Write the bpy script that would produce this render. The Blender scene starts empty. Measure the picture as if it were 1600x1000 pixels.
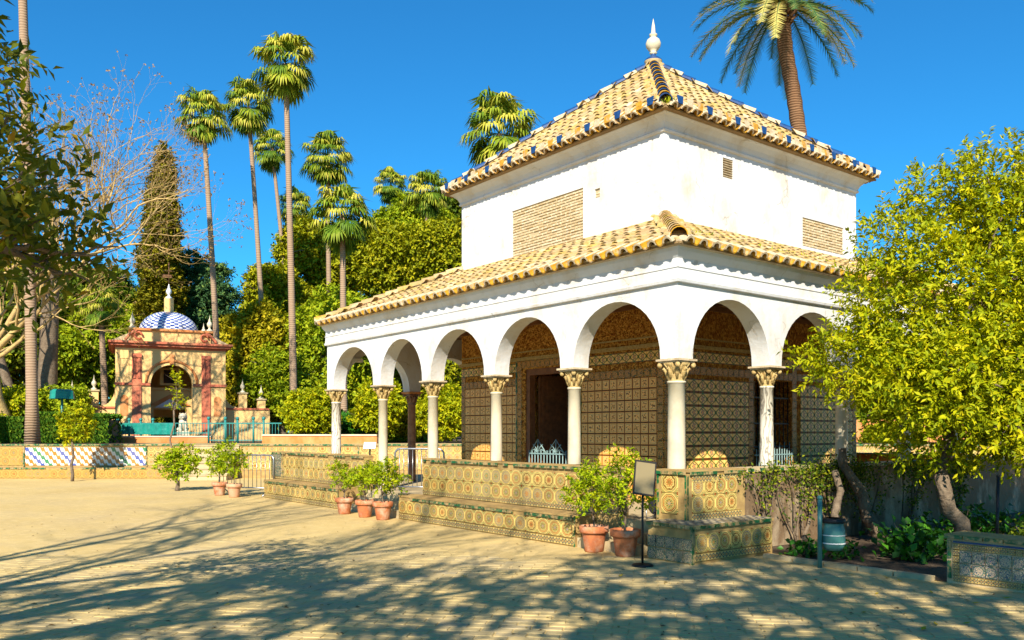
import bpy, math, random
import numpy as np
from mathutils import Vector, Matrix
R = math.radians
random.seed(7)
rng = np.random.default_rng(11)
S = bpy.context.scene
COL = S.collection
# ------------------------------------------------------------------ camera, world, sun
F = 1315.0; EYE = 1.65; HZ = 675.0
cd = bpy.data.cameras.new('camera'); cam = bpy.data.objects.new('camera', cd); COL.objects.link(cam)
cam.location = (0, 0, EYE); cam.rotation_euler = (R(90), 0, 0)
cd.sensor_width = 36; cd.lens = 36*F/1600; cd.shift_y = (HZ-500)/1600
cd.clip_start = .05; cd.clip_end = 3000
S.camera = cam
EL = 34.6; AZ = R(7.9)
W = bpy.data.worlds.new('World'); S.world = W; W.use_nodes = True
nt = W.node_tree; nt.nodes.clear()
sky = nt.nodes.new('ShaderNodeTexSky'); sky.sky_type = 'NISHITA'; sky.sun_disc = False
sky.sun_elevation = R(EL); sky.sun_rotation = math.pi + AZ
sky.air_density = 1.0; sky.dust_density = 0.1; sky.ozone_density = 4.0; sky.altitude = 100
tint = nt.nodes.new('ShaderNodeMix'); tint.data_type = 'RGBA'; tint.blend_type = 'MULTIPLY'; tint.inputs[0].default_value = 1
tint.inputs[7].default_value = (0.16, 0.745, 1.03, 1)
bg = nt.nodes.new('ShaderNodeBackground'); bg.inputs[1].default_value = 0.092
wo = nt.nodes.new('ShaderNodeOutputWorld')
nt.links.new(sky.outputs[0], tint.inputs[6]); nt.links.new(tint.outputs[2], bg.inputs[0]); nt.links.new(bg.outputs[0], wo.inputs[0])
sl = bpy.data.lights.new('sun', 'SUN'); sl.energy = 5.0; sl.angle = R(0.5); sl.color = (1.0, .91, .76)
sun = bpy.data.objects.new('sun', sl); COL.objects.link(sun)
SD = Vector((math.sin(AZ)*math.cos(R(EL)), math.cos(AZ)*math.cos(R(EL)), -math.sin(R(EL))))
sun.rotation_euler = SD.to_track_quat('-Z', 'Y').to_euler(); sun.location = (-3, -20, 30)
S.view_settings.view_transform = 'Standard'; S.view_settings.look = 'None'
S.view_settings.gamma = 1; S.view_settings.use_curve_mapping = False
S.view_settings.exposure = 0.93

def PX(x, y, Z): return Vector(((x-800)/F*Z, Z, EYE+(HZ-y)/F*Z))
A0 = Vector((2.253, 11.53, 0)); TH = R(37.92)
CT, ST = math.cos(TH), math.sin(TH)
def BL(lx, ly, z=0): return Vector((A0.x+CT*lx-ST*ly, A0.y+ST*lx+CT*ly, z))

# ------------------------------------------------------------------ material helper
class Mt:
    def __init__(s, name, rough=.8, spec=.3):
        s.m = bpy.data.materials.new(name); s.m.use_nodes = True; s.t = s.m.node_tree; s.t.nodes.clear()
        s.out = s.n('ShaderNodeOutputMaterial'); s.p = s.n('ShaderNodeBsdfPrincipled')
        s.p.inputs['Roughness'].default_value = rough; s.p.inputs['Specular IOR Level'].default_value = spec
        s.l(s.p.outputs[0], s.out.inputs[0])
    def n(s, t, **k):
        x = s.t.nodes.new(t)
        for a, b in k.items(): setattr(x, a, b)
        return x
    def l(s, a, b): s.t.links.new(a, b)
    def _in(s, sock, v):
        if hasattr(v, 'is_linked') or isinstance(v, bpy.types.NodeSocket): s.l(v, sock)
        else: sock.default_value = v
    def math(s, op, a, b=0.0, c=None):
        x = s.n('ShaderNodeMath', operation=op); s._in(x.inputs[0], a); s._in(x.inputs[1], b)
        if c is not None: s._in(x.inputs[2], c)
        return x.outputs[0]
    def mix(s, f, a, b, mode='MIX'):
        x = s.n('ShaderNodeMix', data_type='RGBA', blend_type=mode)
        s._in(x.inputs[0], f)
        s._in(x.inputs[6], a if not isinstance(a, tuple) else (*a, 1)); s._in(x.inputs[7], b if not isinstance(b, tuple) else (*b, 1))
        return x.outputs[2]
    def ramp(s, f, st, interp='LINEAR'):
        x = s.n('ShaderNodeValToRGB'); x.color_ramp.interpolation = interp; e = x.color_ramp.elements
        while len(e) > 1: e.remove(e[0])
        e[0].position = st[0][0]; e[0].color = (*st[0][1], 1)
        for p, c in st[1:]:
            q = e.new(p); q.color = (*c, 1)
        s._in(x.inputs[0], f); return x.outputs[0]
    def step(s, f, a, b):
        x = s.n('ShaderNodeMapRange'); s._in(x.inputs[0], f); x.inputs[1].default_value = a; x.inputs[2].default_value = b
        return x.outputs[0]
    def coord(s, k='Object'): return s.n('ShaderNodeTexCoord').outputs[k]
    def pos(s): return s.n('ShaderNodeNewGeometry').outputs['Position']
    def noise(s, sc, v=None, det=4, rough=.55, dist=0):
        x = s.n('ShaderNodeTexNoise'); x.inputs['Scale'].default_value = sc; x.inputs['Detail'].default_value = det
        x.inputs['Roughness'].default_value = rough; x.inputs['Distortion'].default_value = dist
        s.l(v if v is not None else s.pos(), x.inputs['Vector']); return x.outputs[0]
    def scale(s, v, k):
        x = s.n('ShaderNodeMapping'); x.inputs['Scale'].default_value = k; s.l(v, x.inputs[0]); return x.outputs[0]
    def rnd(s):
        a = s.n('ShaderNodeObjectInfo').outputs['Random']; b = s.n('ShaderNodeAttribute', attribute_name='rnd').outputs['Fac']
        return s.math('FRACT', s.math('ADD', a, b))
    def attr(s): return s.n('ShaderNodeAttribute', attribute_name='rnd').outputs['Fac']
    def bump(s, h, st=.3, d=.02):
        x = s.n('ShaderNodeBump'); x.inputs['Strength'].default_value = st; x.inputs['Distance'].default_value = d
        s.l(h, x.inputs['Height']); s.l(x.outputs[0], s.p.inputs['Normal'])
    def col(s, c): s._in(s.p.inputs['Base Color'], c if not isinstance(c, tuple) else (*c, 1)); return s

def simple(name, c1, c2, sc=3, rough=.8, bump=.2, bs=25, bd=.01, spec=.3, metal=0, c3=None, t3=(.6, .75)):
    m = Mt(name, rough, spec)
    f = m.noise(sc, det=6, rough=.65)
    c = m.mix(m.step(f, .35, .65), c1, c2)
    if c3: c = m.mix(m.step(m.noise(sc*.37+.13, det=8, rough=.7), *t3), c, c3)
    m.col(c); m.p.inputs['Metallic'].default_value = metal
    if bump: m.bump(m.noise(bs, det=4), bump, bd)
    return m.m

MAT = {}
def plaster(name, base, stain, amt=(.58, .8), bump=.25):
    m = Mt(name, .85, .2)
    p = m.pos()
    streak = m.noise(1.0, m.scale(p, (1.6, 1.6, .7)), det=8, rough=.7)
    blot = m.noise(1.3, p, det=8, rough=.7)
    c = m.mix(m.step(m.math('MULTIPLY', streak, m.math('ADD', blot, .5)), amt[0], amt[1]), base, stain)
    crack = m.n('ShaderNodeTexVoronoi', feature='DISTANCE_TO_EDGE'); crack.inputs['Scale'].default_value = 1.1
    dn = m.n('ShaderNodeTexNoise'); dn.inputs['Scale'].default_value = 3; m.l(p, dn.inputs[0])
    mm = m.n('ShaderNodeMix', data_type='VECTOR'); mm.inputs[0].default_value = .35; m.l(p, mm.inputs[4]); m.l(dn.outputs['Color'], mm.inputs[5]); m.l(mm.outputs[1], crack.inputs['Vector'])
    k = m.math('MULTIPLY', m.math('LESS_THAN', crack.outputs['Distance'], .006), m.step(blot, .5, .6))
    c = m.mix(m.math('MULTIPLY', k, .5), c, tuple(x*.55 for x in stain))
    m.col(c); m.bump(m.noise(9, p, det=7, rough=.6), bump, .02)
    return m.m
MAT['white'] = plaster('white_plaster', (.60, .61, .62), (.46, .38, .26), (.46, .85), .5)
MAT['oldwall'] = plaster('weathered_plaster', (.52, .42, .28), (.17, .11, .06), (.24, .50), .8)
MAT['cream'] = plaster('cream_plaster', (.72, .47, .19), (.60, .36, .15), (.5, .9))
MAT['red'] = plaster('red_plaster', (.46, .13, .07), (.55, .3, .15), (.5, .9))
MAT['orange'] = plaster('orange_plaster', (.55, .18, .05), (.6, .35, .15), (.4, .8))
MAT['marble'] = simple('marble', (.62, .56, .42), (.52, .45, .31), 2.2, .45, .05, 30, c3=(.36, .3, .2), t3=(.55, .8))
def vein():
    m = Mt('veined_marble', .4, .4); p = m.pos()
    w = m.n('ShaderNodeTexWave'); w.inputs['Scale'].default_value = 2.2; w.inputs['Distortion'].default_value = 14; w.inputs['Detail'].default_value = 4; w.inputs['Detail Scale'].default_value = 1.6
    m.l(m.scale(p, (2.2, 2.2, .8)), w.inputs[0])
    m.col(m.ramp(w.outputs['Fac'], [(0, (.25, .22, .18)), (.3, (.6, .55, .45)), (1, (.68, .63, .53))])); return m.m
MAT['veined'] = vein()
MAT['darkmarble'] = simple('back_column_brown', (.3, .17, .1), (.16, .08, .05), 9, .5, .05)  # browner, darker tone for the nearer back-row columns
MAT['ochrestone'] = simple('ochre_stone', (.5, .38, .16), (.34, .22, .08), 22, .8, .6, 40, .02)
MAT['wood'] = simple('dark_wood', (.22, .085, .03), (.12, .045, .018), 9, .55, .3, 30)
MAT['iron'] = simple('black_iron', (.02, .02, .02), (.035, .03, .028), 9, .45, 0, metal=.6)
MAT['steel'] = simple('galvanised_steel', (.42, .43, .44), (.33, .34, .36), 12, .35, 0, metal=.85)
MAT['teal'] = simple('teal_paint', (.02, .16, .15), (.03, .22, .2), 9, .45, .1, c3=(.1, .14, .1))
MAT['bluegrey'] = simple('blue_grey_paint', (.16, .27, .28), (.26, .36, .34), 20, .5, .1)
MAT['binteal'] = simple('pale_teal_paint', (.05, .17, .15), (.08, .22, .19), 9, .35, .05, c3=(.2, .25, .2))
MAT['whitepaint'] = simple('white_paint', (.7, .7, .66), (.6, .6, .55), 9, .5, 0)
MAT['tealcloth'] = simple('teal_plastic_cover', (.01, .17, .14), (.015, .24, .19), 5, .35, .5, 6, .05)
MAT['terracotta'] = simple('terracotta', (.52, .17, .06), (.38, .12, .05), 9, .85, .3, 40, c3=(.55, .38, .26), t3=(.48, .68))
MAT['terracotta_pale'] = simple('pale_terracotta', (.55, .25, .13), (.5, .32, .2), 7, .85, .2, 40)
MAT['soil'] = simple('soil', (.06, .04, .025), (.11, .075, .045), 8, 1, .9, 30, .04)
MAT['stone'] = simple('worn_stone', (.52, .41, .23), (.38, .3, .17), 4, .9, .5, 18, .02)
MAT['bark'] = simple('bark', (.12, .085, .055), (.2, .15, .1), 8, .95, .9, 22, .04)
MAT['palebark'] = simple('pale_bark', (.50, .35, .13), (.34, .23, .10), 6, .9, .6, 18, .03)
MAT['brick'] = None
MAT['mortar'] = simple('lime_mortar', (.42, .33, .19), (.5, .4, .24), 6, .95, .6, 30)
def palmbark(name, a, b, sc):
    m = Mt(name, .95, .1); p = m.pos()
    w = m.n('ShaderNodeTexWave', bands_direction='Z'); w.inputs['Scale'].default_value = sc; w.inputs['Distortion'].default_value = 2.5; w.inputs['Detail'].default_value = 3
    m.l(p, w.inputs[0]); n = m.noise(1.5, p, 6)
    m.col(m.mix(m.math('MULTIPLY', w.outputs['Fac'], m.math('ADD', n, .3)), a, b)); m.bump(w.outputs['Fac'], .35, .04); return m.m
MAT['palmbark'] = palmbark('palm_bark', (.26, .17, .11), (.36, .26, .17), 3.2)
MAT['datebark'] = palmbark('date_palm_bark', (.09, .045, .022), (.27, .15, .08), 4)
def leafmat(name, stops, rough=.45, trans=.35, spec=.35):
    m = Mt(name, rough+.1, spec*.4)
    c = m.ramp(m.attr(), stops)
    m.col(c)
    tr = m.n('ShaderNodeBsdfTranslucent'); m.l(m.mix(1.0, c, (1.0, 1.0, .35), 'MULTIPLY'), tr.inputs[0])
    mx = m.n('ShaderNodeMixShader'); mx.inputs[0].default_value = trans
    m.l(m.p.outputs[0], mx.inputs[1]); m.l(tr.outputs[0], mx.inputs[2]); m.l(mx.outputs[0], m.out.inputs[0])
    return m.m
MAT['orangeleaf'] = leafmat('citrus_leaf', [(0, (.07, .12, .004)), (.35, (.26, .32, .005)), (.7, (.50, .48, .006)), (1, (.68, .54, .01))])
MAT['potleaf'] = leafmat('pot_leaf', [(0, (.10, .20, .006)), (.5, (.34, .44, .007)), (1, (.60, .58, .01))])
MAT['shadecitrus'] = leafmat('shaded_citrus_leaf', [(0, (.05, .08, .006)), (.5, (.13, .16, .012)), (.85, (.26, .24, .015)), (1, (.42, .2, .02))], .35, .4, .5)  # citrus leaf copy with shade darkened into its colour
MAT['magnolia'] = leafmat('broad_leaf', [(0, (.11, .15, .006)), (.5, (.27, .29, .007)), (1, (.52, .43, .01))], .4, .22)
MAT['greenleaf'] = leafmat('green_leaf', [(0, (.10, .17, .008)), (.5, (.27, .35, .008)), (1, (.52, .50, .015))], .5, .25)
MAT['darkleaf'] = leafmat('dark_leaf', [(0, (.03, .07, .006)), (.6, (.12, .17, .008)), (1, (.30, .30, .012))], .5, .2)
MAT['yellowtree'] = leafmat('yellowish_leaf', [(0, (.16, .18, .006)), (.5, (.36, .32, .01)), (1, (.60, .44, .015))], .5, .25)
MAT['cypress'] = leafmat('cypress_leaf', [(0, (.06, .08, .008)), (.5, (.17, .16, .010)), (1, (.34, .25, .015))], .7, .12, .1)
MAT['cedar'] = leafmat('cedar_leaf', [(0, (0.024, 0.064, 0.0256)), (.6, (0.064, 0.144, 0.048)), (1, (0.192, 0.256, 0.048))], .7, .12, .1)
MAT['hedge'] = leafmat('hedge_leaf', [(0, (0.024, 0.072, 0.0096)), (.6, (0.08, 0.192, 0.016)), (1, (0.224, 0.32, 0.024))], .7, .15, .1)
MAT['bedleaf'] = leafmat('glossy_leaf', [(0, (0.018, 0.072, 0.0096)), (.6, (0.036, 0.156, 0.012)), (1, (0.096, 0.288, 0.018))], .3, .3, .5)
MAT['palmleaf'] = leafmat('palm_leaf', [(0, (.03, .10, .012)), (.5, (.11, .19, .014)), (.85, (.30, .33, .02)), (1, (.50, .44, .06))], .45, .2)
MAT['dateleaf'] = leafmat('date_leaf', [(0, (0.036, 0.108, 0.042)), (.6, (0.108, 0.18, 0.048)), (1, (0.6, 0.504, 0.144))], .45, .2)
MAT['deadleaf'] = leafmat('dry_leaf', [(0, (.2, .12, .04)), (1, (.4, .26, .1))], .8, .2)
MAT['litter'] = leafmat('leaf_litter', [(0, (.06, .035, .015)), (.7, (.2, .12, .04)), (1, (.4, .28, .06))], .8, .05)
MAT['fallen'] = leafmat('fallen_leaf', [(0, (.45, .3, .02)), (1, (.5, .4, .03))], .6, .1)

def ground_mat():
    m = Mt('sandy_ground', .95, .15); p = m.pos()
    a = m.noise(.35, p, 8, .65); b = m.noise(6, p, 8, .7)
    c = m.mix(m.step(a, .3, .7), (.62, .46, .19), (.47, .335, .13))
    c = m.mix(m.step(m.noise(.16, p, 9, .75), .5, .7), c, (.44, .33, .17))
    c = m.mix(m.step(b, .5, .75), c, (.66, .5, .24))
    c = m.mix(m.step(m.noise(45, p, 3), .62, .72), c, (.25, .18, .09))
    m.col(c); m.bump(m.noise(14, p, 8, .7), .5, .02); return m.m
MAT['sand'] = ground_mat()
def paver_mat():
    m = Mt('paving_brick', .9, .2); p = m.pos(); r = m.rnd()
    c = m.ramp(r, [(0, (.42, .32, .16)), (.4, (.47, .36, .17)), (.7, (.36, .29, .17)), (1, (.52, .39, .18))])
    sand = m.step(m.math('ADD', m.math('MULTIPLY', m.noise(.8, p, 7, .6), .7), m.math('MULTIPLY', m.noise(14, p, 5), .3)), .40, .56)
    c = m.mix(m.math('MULTIPLY', sand, .85), c, (.55, .40, .16))
    m.col(c); m.bump(m.noise(40, p, 5), .5, .01); return m.m
MAT['paver'] = paver_mat()
def roof_mat(name, light, lichen):
    m = Mt(name, .9, .15); p = m.pos(); r = m.rnd()
    c = m.ramp(r, [(0, light), (.45, tuple(x*.75 for x in light)), (.8, (.46, .27, .13)), (1, (.60, .50, .34))])
    c = m.mix(m.step(m.noise(3.5, p, 8, .7), .45, .62), c, lichen)
    c = m.mix(m.step(m.noise(7, p, 8, .75), .50, .66), c, (.20, .15, .07)); c = m.mix(m.step(m.noise(1.1, p, 6, .7), .5, .75), c, (.30, .22, .11))
    m.col(c); m.bump(m.noise(30, p, 5), .5, .02); return m.m
MAT['roof'] = roof_mat('roof_clay_tile', (.56, .41, .22), (.48, .33, .06))
MAT['eaveY'] = simple('yellow_glaze', (.56, .31, .025), (.40, .19, .015), 14, .3, .2, 20, c3=(.45, .36, .24), t3=(.50, .62))
MAT['eaveB'] = simple('blue_glaze', (.010, .04, .13), (.02, .07, .2), 14, .25, .1, c3=(.4, .34, .2), t3=(.66, .76))
MAT['eaveW'] = simple('white_mortar', (.58, .48, .33), (.38, .29, .17), 12, .9, .6, 18)
MAT['roofbase'] = simple('roof_bed', (.30, .2, .09), (.2, .13, .06), 6, .95, .8, 20, .03)  # dark ochre standing in for the shadow between cover tiles
MAT['ceiling'] = simple('ceiling_wood', (.25, .11, .04), (.14, .06, .025), 5, .7, .3)
def glazed(name, c, chip, th=(.46, .56)):
    m = Mt(name, .3, .5); p = m.pos(); r = m.rnd()
    cc = m.mix(r, c, tuple(x*.45 for x in c))
    k = m.step(m.noise(9, p, 6, .7), *th)
    m.col(m.mix(k, cc, chip)); m.bump(m.noise(18, p, 4), .3, .01); return m.m
MAT['edgegreen'] = glazed('green_glaze', (.012, .13, .045), (.36, .25, .11))
MAT['benchtop'] = simple('bench_top_brick', (.42, .28, .10), (.3, .19, .07), 9, .9, .4, 20, c3=(.5, .38, .16))
def brick_mat():
    m = Mt('exposed_brick', .95, .1); p = m.pos(); r = m.rnd()
    c = m.ramp(r, [(0, (.52, .41, .24)), (.5, (.46, .34, .18)), (1, (.58, .48, .32))])
    m.col(m.mix(m.step(m.noise(20, p, 5), .5, .7), c, (.68, .6, .45))); m.bump(m.noise(40, p, 5), .6, .02); return m.m
MAT['brick'] = brick_mat()

# tile print: flat glazed drawings on each tile
def tile_mat(name, kind, base, pal, worn, wth=(.5, .66), rough=.35):
    m = Mt(name, rough, .4)
    uv = m.n('ShaderNodeUVMap', uv_map='UVMap').outputs[0]
    sp = m.n('ShaderNodeSeparateXYZ'); m.l(uv, sp.inputs[0])
    fl = m.n('ShaderNodeVectorMath', operation='FLOOR'); m.l(uv, fl.inputs[0])
    wn = m.n('ShaderNodeTexWhiteNoise', noise_dimensions='4D'); m.l(fl.outputs[0], wn.inputs['Vector'])
    m.l(m.math('MULTIPLY', m.n('ShaderNodeObjectInfo').outputs['Random'], 77.0), wn.inputs['W'])
    rn = wn.outputs['Value']
    x = m.math('SUBTRACT', m.math('FRACT', sp.outputs[0]), .5); y = m.math('SUBTRACT', m.math('FRACT', sp.outputs[1]), .5)
    ax = m.math('ABSOLUTE', x); ay = m.math('ABSOLUTE', y)
    ang = m.math('ARCTAN2', y, x)
    if kind == 'octa':
        r = m.math('MAXIMUM', m.math('MAXIMUM', ax, ay), m.math('MULTIPLY', m.math('ADD', ax, ay), .7071))
        r = m.math('MULTIPLY', r, 2)
        st = m.math('MULTIPLY', m.math('COSINE', m.math('MULTIPLY', ang, 8)), m.math('MULTIPLY', m.math('SUBTRACT', .8, r), .16))
        q = m.math('ADD', r, st)
        A, B, C, D, K = pal
        c1 = m.ramp(q, [(0, B), (.10, base), (.2, A), (.3, base), (.36, C), (.44, base), (.54, K), (.60, base), (.66, A), (.77, base), (.84, K), (.91, base)], 'CONSTANT')
        c2 = m.ramp(q, [(0, A), (.12, base), (.22, C), (.27, base), (.34, B), (.44, base), (.55, K), (.61, base), (.70, B), (.78, base), (.85, K), (.92, base)], 'CONSTANT')
        c3 = m.ramp(q, [(0, C), (.1, A), (.24, base), (.38, K), (.44, base), (.60, K), (.65, D), (.78, base), (.86, C), (.93, base)], 'CONSTANT')
        c = m.mix(m.math('GREATER_THAN', rn, .4), c1, c2); c = m.mix(m.math('GREATER_THAN', rn, .72), c, c3)
        pt = m.math('SINE', m.math('ADD', m.math('MULTIPLY', ang, 8), m.math('MULTIPLY', r, 4)))
        inn = m.math('MULTIPLY', m.math('GREATER_THAN', pt, .15), m.math('MULTIPLY', m.math('GREATER_THAN', r, .16), m.math('LESS_THAN', r, .44)))
        c = m.mix(inn, c, m.mix(m.math('GREATER_THAN', rn, .55), C, m.mix(m.math('GREATER_THAN', rn, .3), B, A)))
        pt2 = m.math('SINE', m.math('MULTIPLY', ang, 16))
        out_ = m.math('MULTIPLY', m.math('GREATER_THAN', pt2, .3), m.math('MULTIPLY', m.math('GREATER_THAN', r, .66), m.math('LESS_THAN', r, .76)))
        c = m.mix(out_, c, m.mix(m.math('GREATER_THAN', rn, .5), D, K))
        d = m.math('ADD', ax, ay)
        c = m.mix(m.math('GREATER_THAN', d, .76), c, m.ramp(d, [(0, K), (.79, base), (.83, C), (.88, base), (.92, K), (.96, A)], 'CONSTANT'))
    elif kind == 'ogee':
        s = m.math('MULTIPLY', m.math('COSINE', m.math('MULTIPLY', y, 6.2832)), .25)
        q = m.math('ABSOLUTE', m.math('SUBTRACT', ax, m.math('ADD', s, .24)))
        A, B, C, D, K = pal
        c = m.ramp(q, [(0, C), (.05, K), (.075, base), (.13, K), (.15, base)], 'CONSTANT')
        rr = m.math('SQRT', m.math('ADD', m.math('MULTIPLY', ax, ax), m.math('MULTIPLY', m.math('MULTIPLY', ay, ay), .6)))
        pet = m.math('ADD', rr, m.math('MULTIPLY', m.math('COSINE', m.math('MULTIPLY', ang, 5)), .05))
        c = m.mix(m.math('LESS_THAN', pet, .19), c, m.ramp(pet, [(0, A), (.06, base), (.10, B), (.15, K)], 'CONSTANT'))
        c = m.mix(m.math('GREATER_THAN', ay, .42), c, m.mix(m.math('LESS_THAN', ax, .12), K, C))
    elif kind == 'grid':
        A, B, C, D, K = pal
        rr = m.math('MAXIMUM', ax, ay)
        w = m.n('ShaderNodeTexVoronoi'); w.inputs['Scale'].default_value = 6.0
        wv = m.n('ShaderNodeVectorMath', operation='ADD'); m.l(uv, wv.inputs[0]); m.l(wn.outputs['Color'], wv.inputs[1]); m.l(wv.outputs[0], w.inputs[0])
        cc = m.ramp(m.math('FRACT', m.math('MULTIPLY', m.n('ShaderNodeSeparateXYZ').outputs[0], 0)) if False else w.outputs['Distance'], [(0, K), (.28, C), (.42, A), (.52, base), (.7, base)], 'CONSTANT')
        st = m.math('ADD', m.math('SQRT', m.math('ADD', m.math('MULTIPLY', x, x), m.math('MULTIPLY', y, y))), m.math('MULTIPLY', m.math('SINE', m.math('ADD', m.math('MULTIPLY', ang, 4), m.math('MULTIPLY', rn, 3))), .08))
        c = m.mix(m.math('LESS_THAN', st, .27), m.mix(.5, base, D), cc)
        c = m.mix(m.math('GREATER_THAN', rr, .33), c, C); c = m.mix(m.math('GREATER_THAN', rr, .36), c, base); c = m.mix(m.math('GREATER_THAN', rr, .455), c, K)
    elif kind == 'border':
        A, B, C, D, K = pal
        s1 = m.math('MULTIPLY', m.math('SINE', m.math('MULTIPLY', x, 6.2832)), .28)
        q1 = m.math('ABSOLUTE', m.math('SUBTRACT', y, s1)); q2 = m.math('ABSOLUTE', m.math('ADD', y, s1))
        c = m.ramp(m.math('MINIMUM', q1, q2), [(0, K), (.035, A), (.09, K), (.115, base)], 'CONSTANT')
        q3 = m.math('SQRT', m.math('ADD', m.math('MULTIPLY', m.math('SUBTRACT', ax, .25), m.math('SUBTRACT', ax, .25)), m.math('MULTIPLY', m.math('MULTIPLY', y, y), .6)))
        c = m.mix(m.math('LESS_THAN', q3, .09), c, B)
        c = m.mix(m.math('GREATER_THAN', ay, .43), c, D)
    elif kind == 'diag':
        A, B, C, D, K = pal
        wob = m.math('MULTIPLY', m.math('SINE', m.math('MULTIPLY', sp.outputs[0], 12.566)), .13)
        q = m.math('FRACT', m.math('ADD', m.math('ADD', sp.outputs[0], sp.outputs[1]), wob))
        q = m.math('FRACT', m.math('ADD', m.math('MULTIPLY', sp.outputs[0], 1.0), m.math('ADD', m.math('MULTIPLY', sp.outputs[1], 1.0), wob)))
        rowr = m.n('ShaderNodeTexWhiteNoise', noise_dimensions='1D'); m.l(m.math('FLOOR', m.math('ADD', sp.outputs[0], m.math('ADD', sp.outputs[1], wob))), rowr.inputs['W'])
        cc = m.mix(m.math('GREATER_THAN', rowr.outputs['Value'], .72), B, m.mix(m.math('GREATER_THAN', rowr.outputs['Value'], .86), C, A))
        c = m.mix(m.math('GREATER_THAN', q, .52), cc, (.7, .68, .6))
    elif kind == 'arabesque':
        A, B, C, D, K = pal
        rr = m.math('SQRT', m.math('ADD', m.math('MULTIPLY', x, x), m.math('MULTIPLY', y, y)))
        w = m.n('ShaderNodeTexVoronoi', feature='DISTANCE_TO_EDGE'); w.inputs['Scale'].default_value = 5
        wv = m.n('ShaderNodeVectorMath', operation='ADD'); m.l(uv, wv.inputs[0]); m.l(wn.outputs['Color'], wv.inputs[1]); m.l(wv.outputs[0], w.inputs[0])
        c = m.ramp(w.outputs['Distance'], [(0, K), (.05, C), (.1, base), (.2, A), (.26, base), (.34, B)], 'CONSTANT')
        c = m.mix(m.math('GREATER_THAN', m.math('ABSOLUTE', m.math('SUBTRACT', rr, .45)), .035), B, c) if False else m.mix(m.math('LESS_THAN', m.math('ABSOLUTE', m.math('SUBTRACT', rr, .46)), .03), c, C)
    wn2 = m.noise(3.0, None, 8, .75)
    fine = m.noise(22, None, 5, .7)
    k = m.step(m.math('ADD', m.math('MULTIPLY', wn2, .6), m.math('MULTIPLY', fine, .4)), *wth)
    c = m.mix(k, c, worn)
    c = m.mix(m.math('MULTIPLY', rn, .18), c, worn)
    m.col(c); m.bump(m.noise(12, None, 4), .15, .01)
    return m.m
OR, BLU, GRN, BRN, DK = (.34, .055, .004), (.04, .09, .22), (.012, .11, .03), (.20, .09, .015), (.03, .014, .006)
MAT['octa'] = tile_mat('octagon_tile', 'octa', (.66, .48, .15), (OR, BLU, GRN, BRN, DK), (.52, .33, .08), (.52, .72))
MAT['octa_worn'] = tile_mat('worn_octagon_tile', 'octa', (.54, .36, .09), (OR, BLU, GRN, BRN, DK), (.40, .24, .05), (.40, .64))
MAT['border'] = tile_mat('braid_border_tile', 'border', (.54, .40, .14), ((.10, .12, .10), (.3, .08, .01), GRN, (.2, .12, .03), (.06, .05, .03)), (.46, .3, .08), (.54, .7))
MAT['diag'] = tile_mat('blue_diagonal_tile', 'diag', (.7, .68, .6), ((.03, .07, .32), (.40, .16, .02), (.03, .2, .08), BRN, DK), (.55, .42, .22), (.62, .75))
MAT['chgrid'] = tile_mat('brown_square_tile', 'grid', (.86, .46, .11), ((.50, .13, .01), (.04, .06, .12), (.07, .12, .03), (.85, .58, .22), (.18, .05, .006)), (.68, .26, .03), (.55, .72))
MAT['chogee'] = tile_mat('ogee_tile', 'ogee', (.90, .60, .17), ((.6, .16, .01), (.03, .06, .16), (.03, .13, .02), BRN, (.12, .04, .005)), (.48, .2, .03), (.56, .72))
MAT['chborder'] = tile_mat('dark_border_tile', 'arabesque', (.85, .38, .04), ((.45, .12, .01), (.03, .04, .09), (.03, .08, .01), BRN, (.09, .03, .005)), (.27, .15, .06), (.55, .7))
MAT['darkarab'] = tile_mat('blue_arabesque_tile', 'arabesque', (.42, .36, .22), ((.38, .15, .02), (.03, .06, .2), (.02, .11, .06), BRN, (.03, .03, .06)), (.2, .16, .09), (.5, .66))
MAT['domecheck'] = None
def stucco():
    m = Mt('carved_stucco', .9, .1); p = m.coord('Object')
    w = m.n('ShaderNodeTexVoronoi', feature='SMOOTH_F1'); w.inputs['Scale'].default_value = 16; m.l(p, w.inputs[0])
    w2 = m.n('ShaderNodeTexWave'); w2.inputs['Scale'].default_value = 7; w2.inputs['Distortion'].default_value = 9; w2.inputs['Detail'].default_value = 3; w2.inputs['Detail Scale'].default_value = 3; m.l(p, w2.inputs[0])
    h = m.math('ADD', w.outputs['Distance'], m.math('MULTIPLY', w2.outputs['Fac'], .5))
    m.col(m.ramp(h, [(.2, (.78, .44, .11)), (.6, (.58, .27, .05)), (.9, (.28, .10, .02))])); m.bump(h, 1.0, .06); return m.m
MAT['stucco'] = stucco()
def dome_mat():
    m = Mt('blue_white_dome_tile', .2, .5)
    uv = m.n('ShaderNodeUVMap', uv_map='UVMap').outputs[0]
    ck = m.n('ShaderNodeTexChecker'); ck.inputs['Scale'].default_value = 1; ck.inputs['Color1'].default_value = (.03, .07, .33, 1); ck.inputs['Color2'].default_value = (.72, .74, .76, 1)
    m.l(uv, ck.inputs[0]); m.col(ck.outputs[0]); return m.m
MAT['domecheck'] = dome_mat()
MAT['signboard'] = simple('sign_board', (.24, .19, .09), (.21, .165, .08), 1, .3, 0, spec=.5)
MAT['glass'] = simple('dark_glass', (.02, .02, .03), (.02, .02, .03), 1, .08, 0, spec=.7)
MAT['paper'] = simple('white_paper', (.75, .75, .75), (.7, .7, .7), 1, .3, 0)
MAT['fruit'] = simple('orange_fruit', (.7, .22, .01), (.7, .28, .01), 5, .4, .1)
MAT['dark'] = simple('interior_shade', (.03, .018, .012), (.05, .03, .02), 3, .9, .1)  # near-black colour standing in for the shade inside openings

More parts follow.
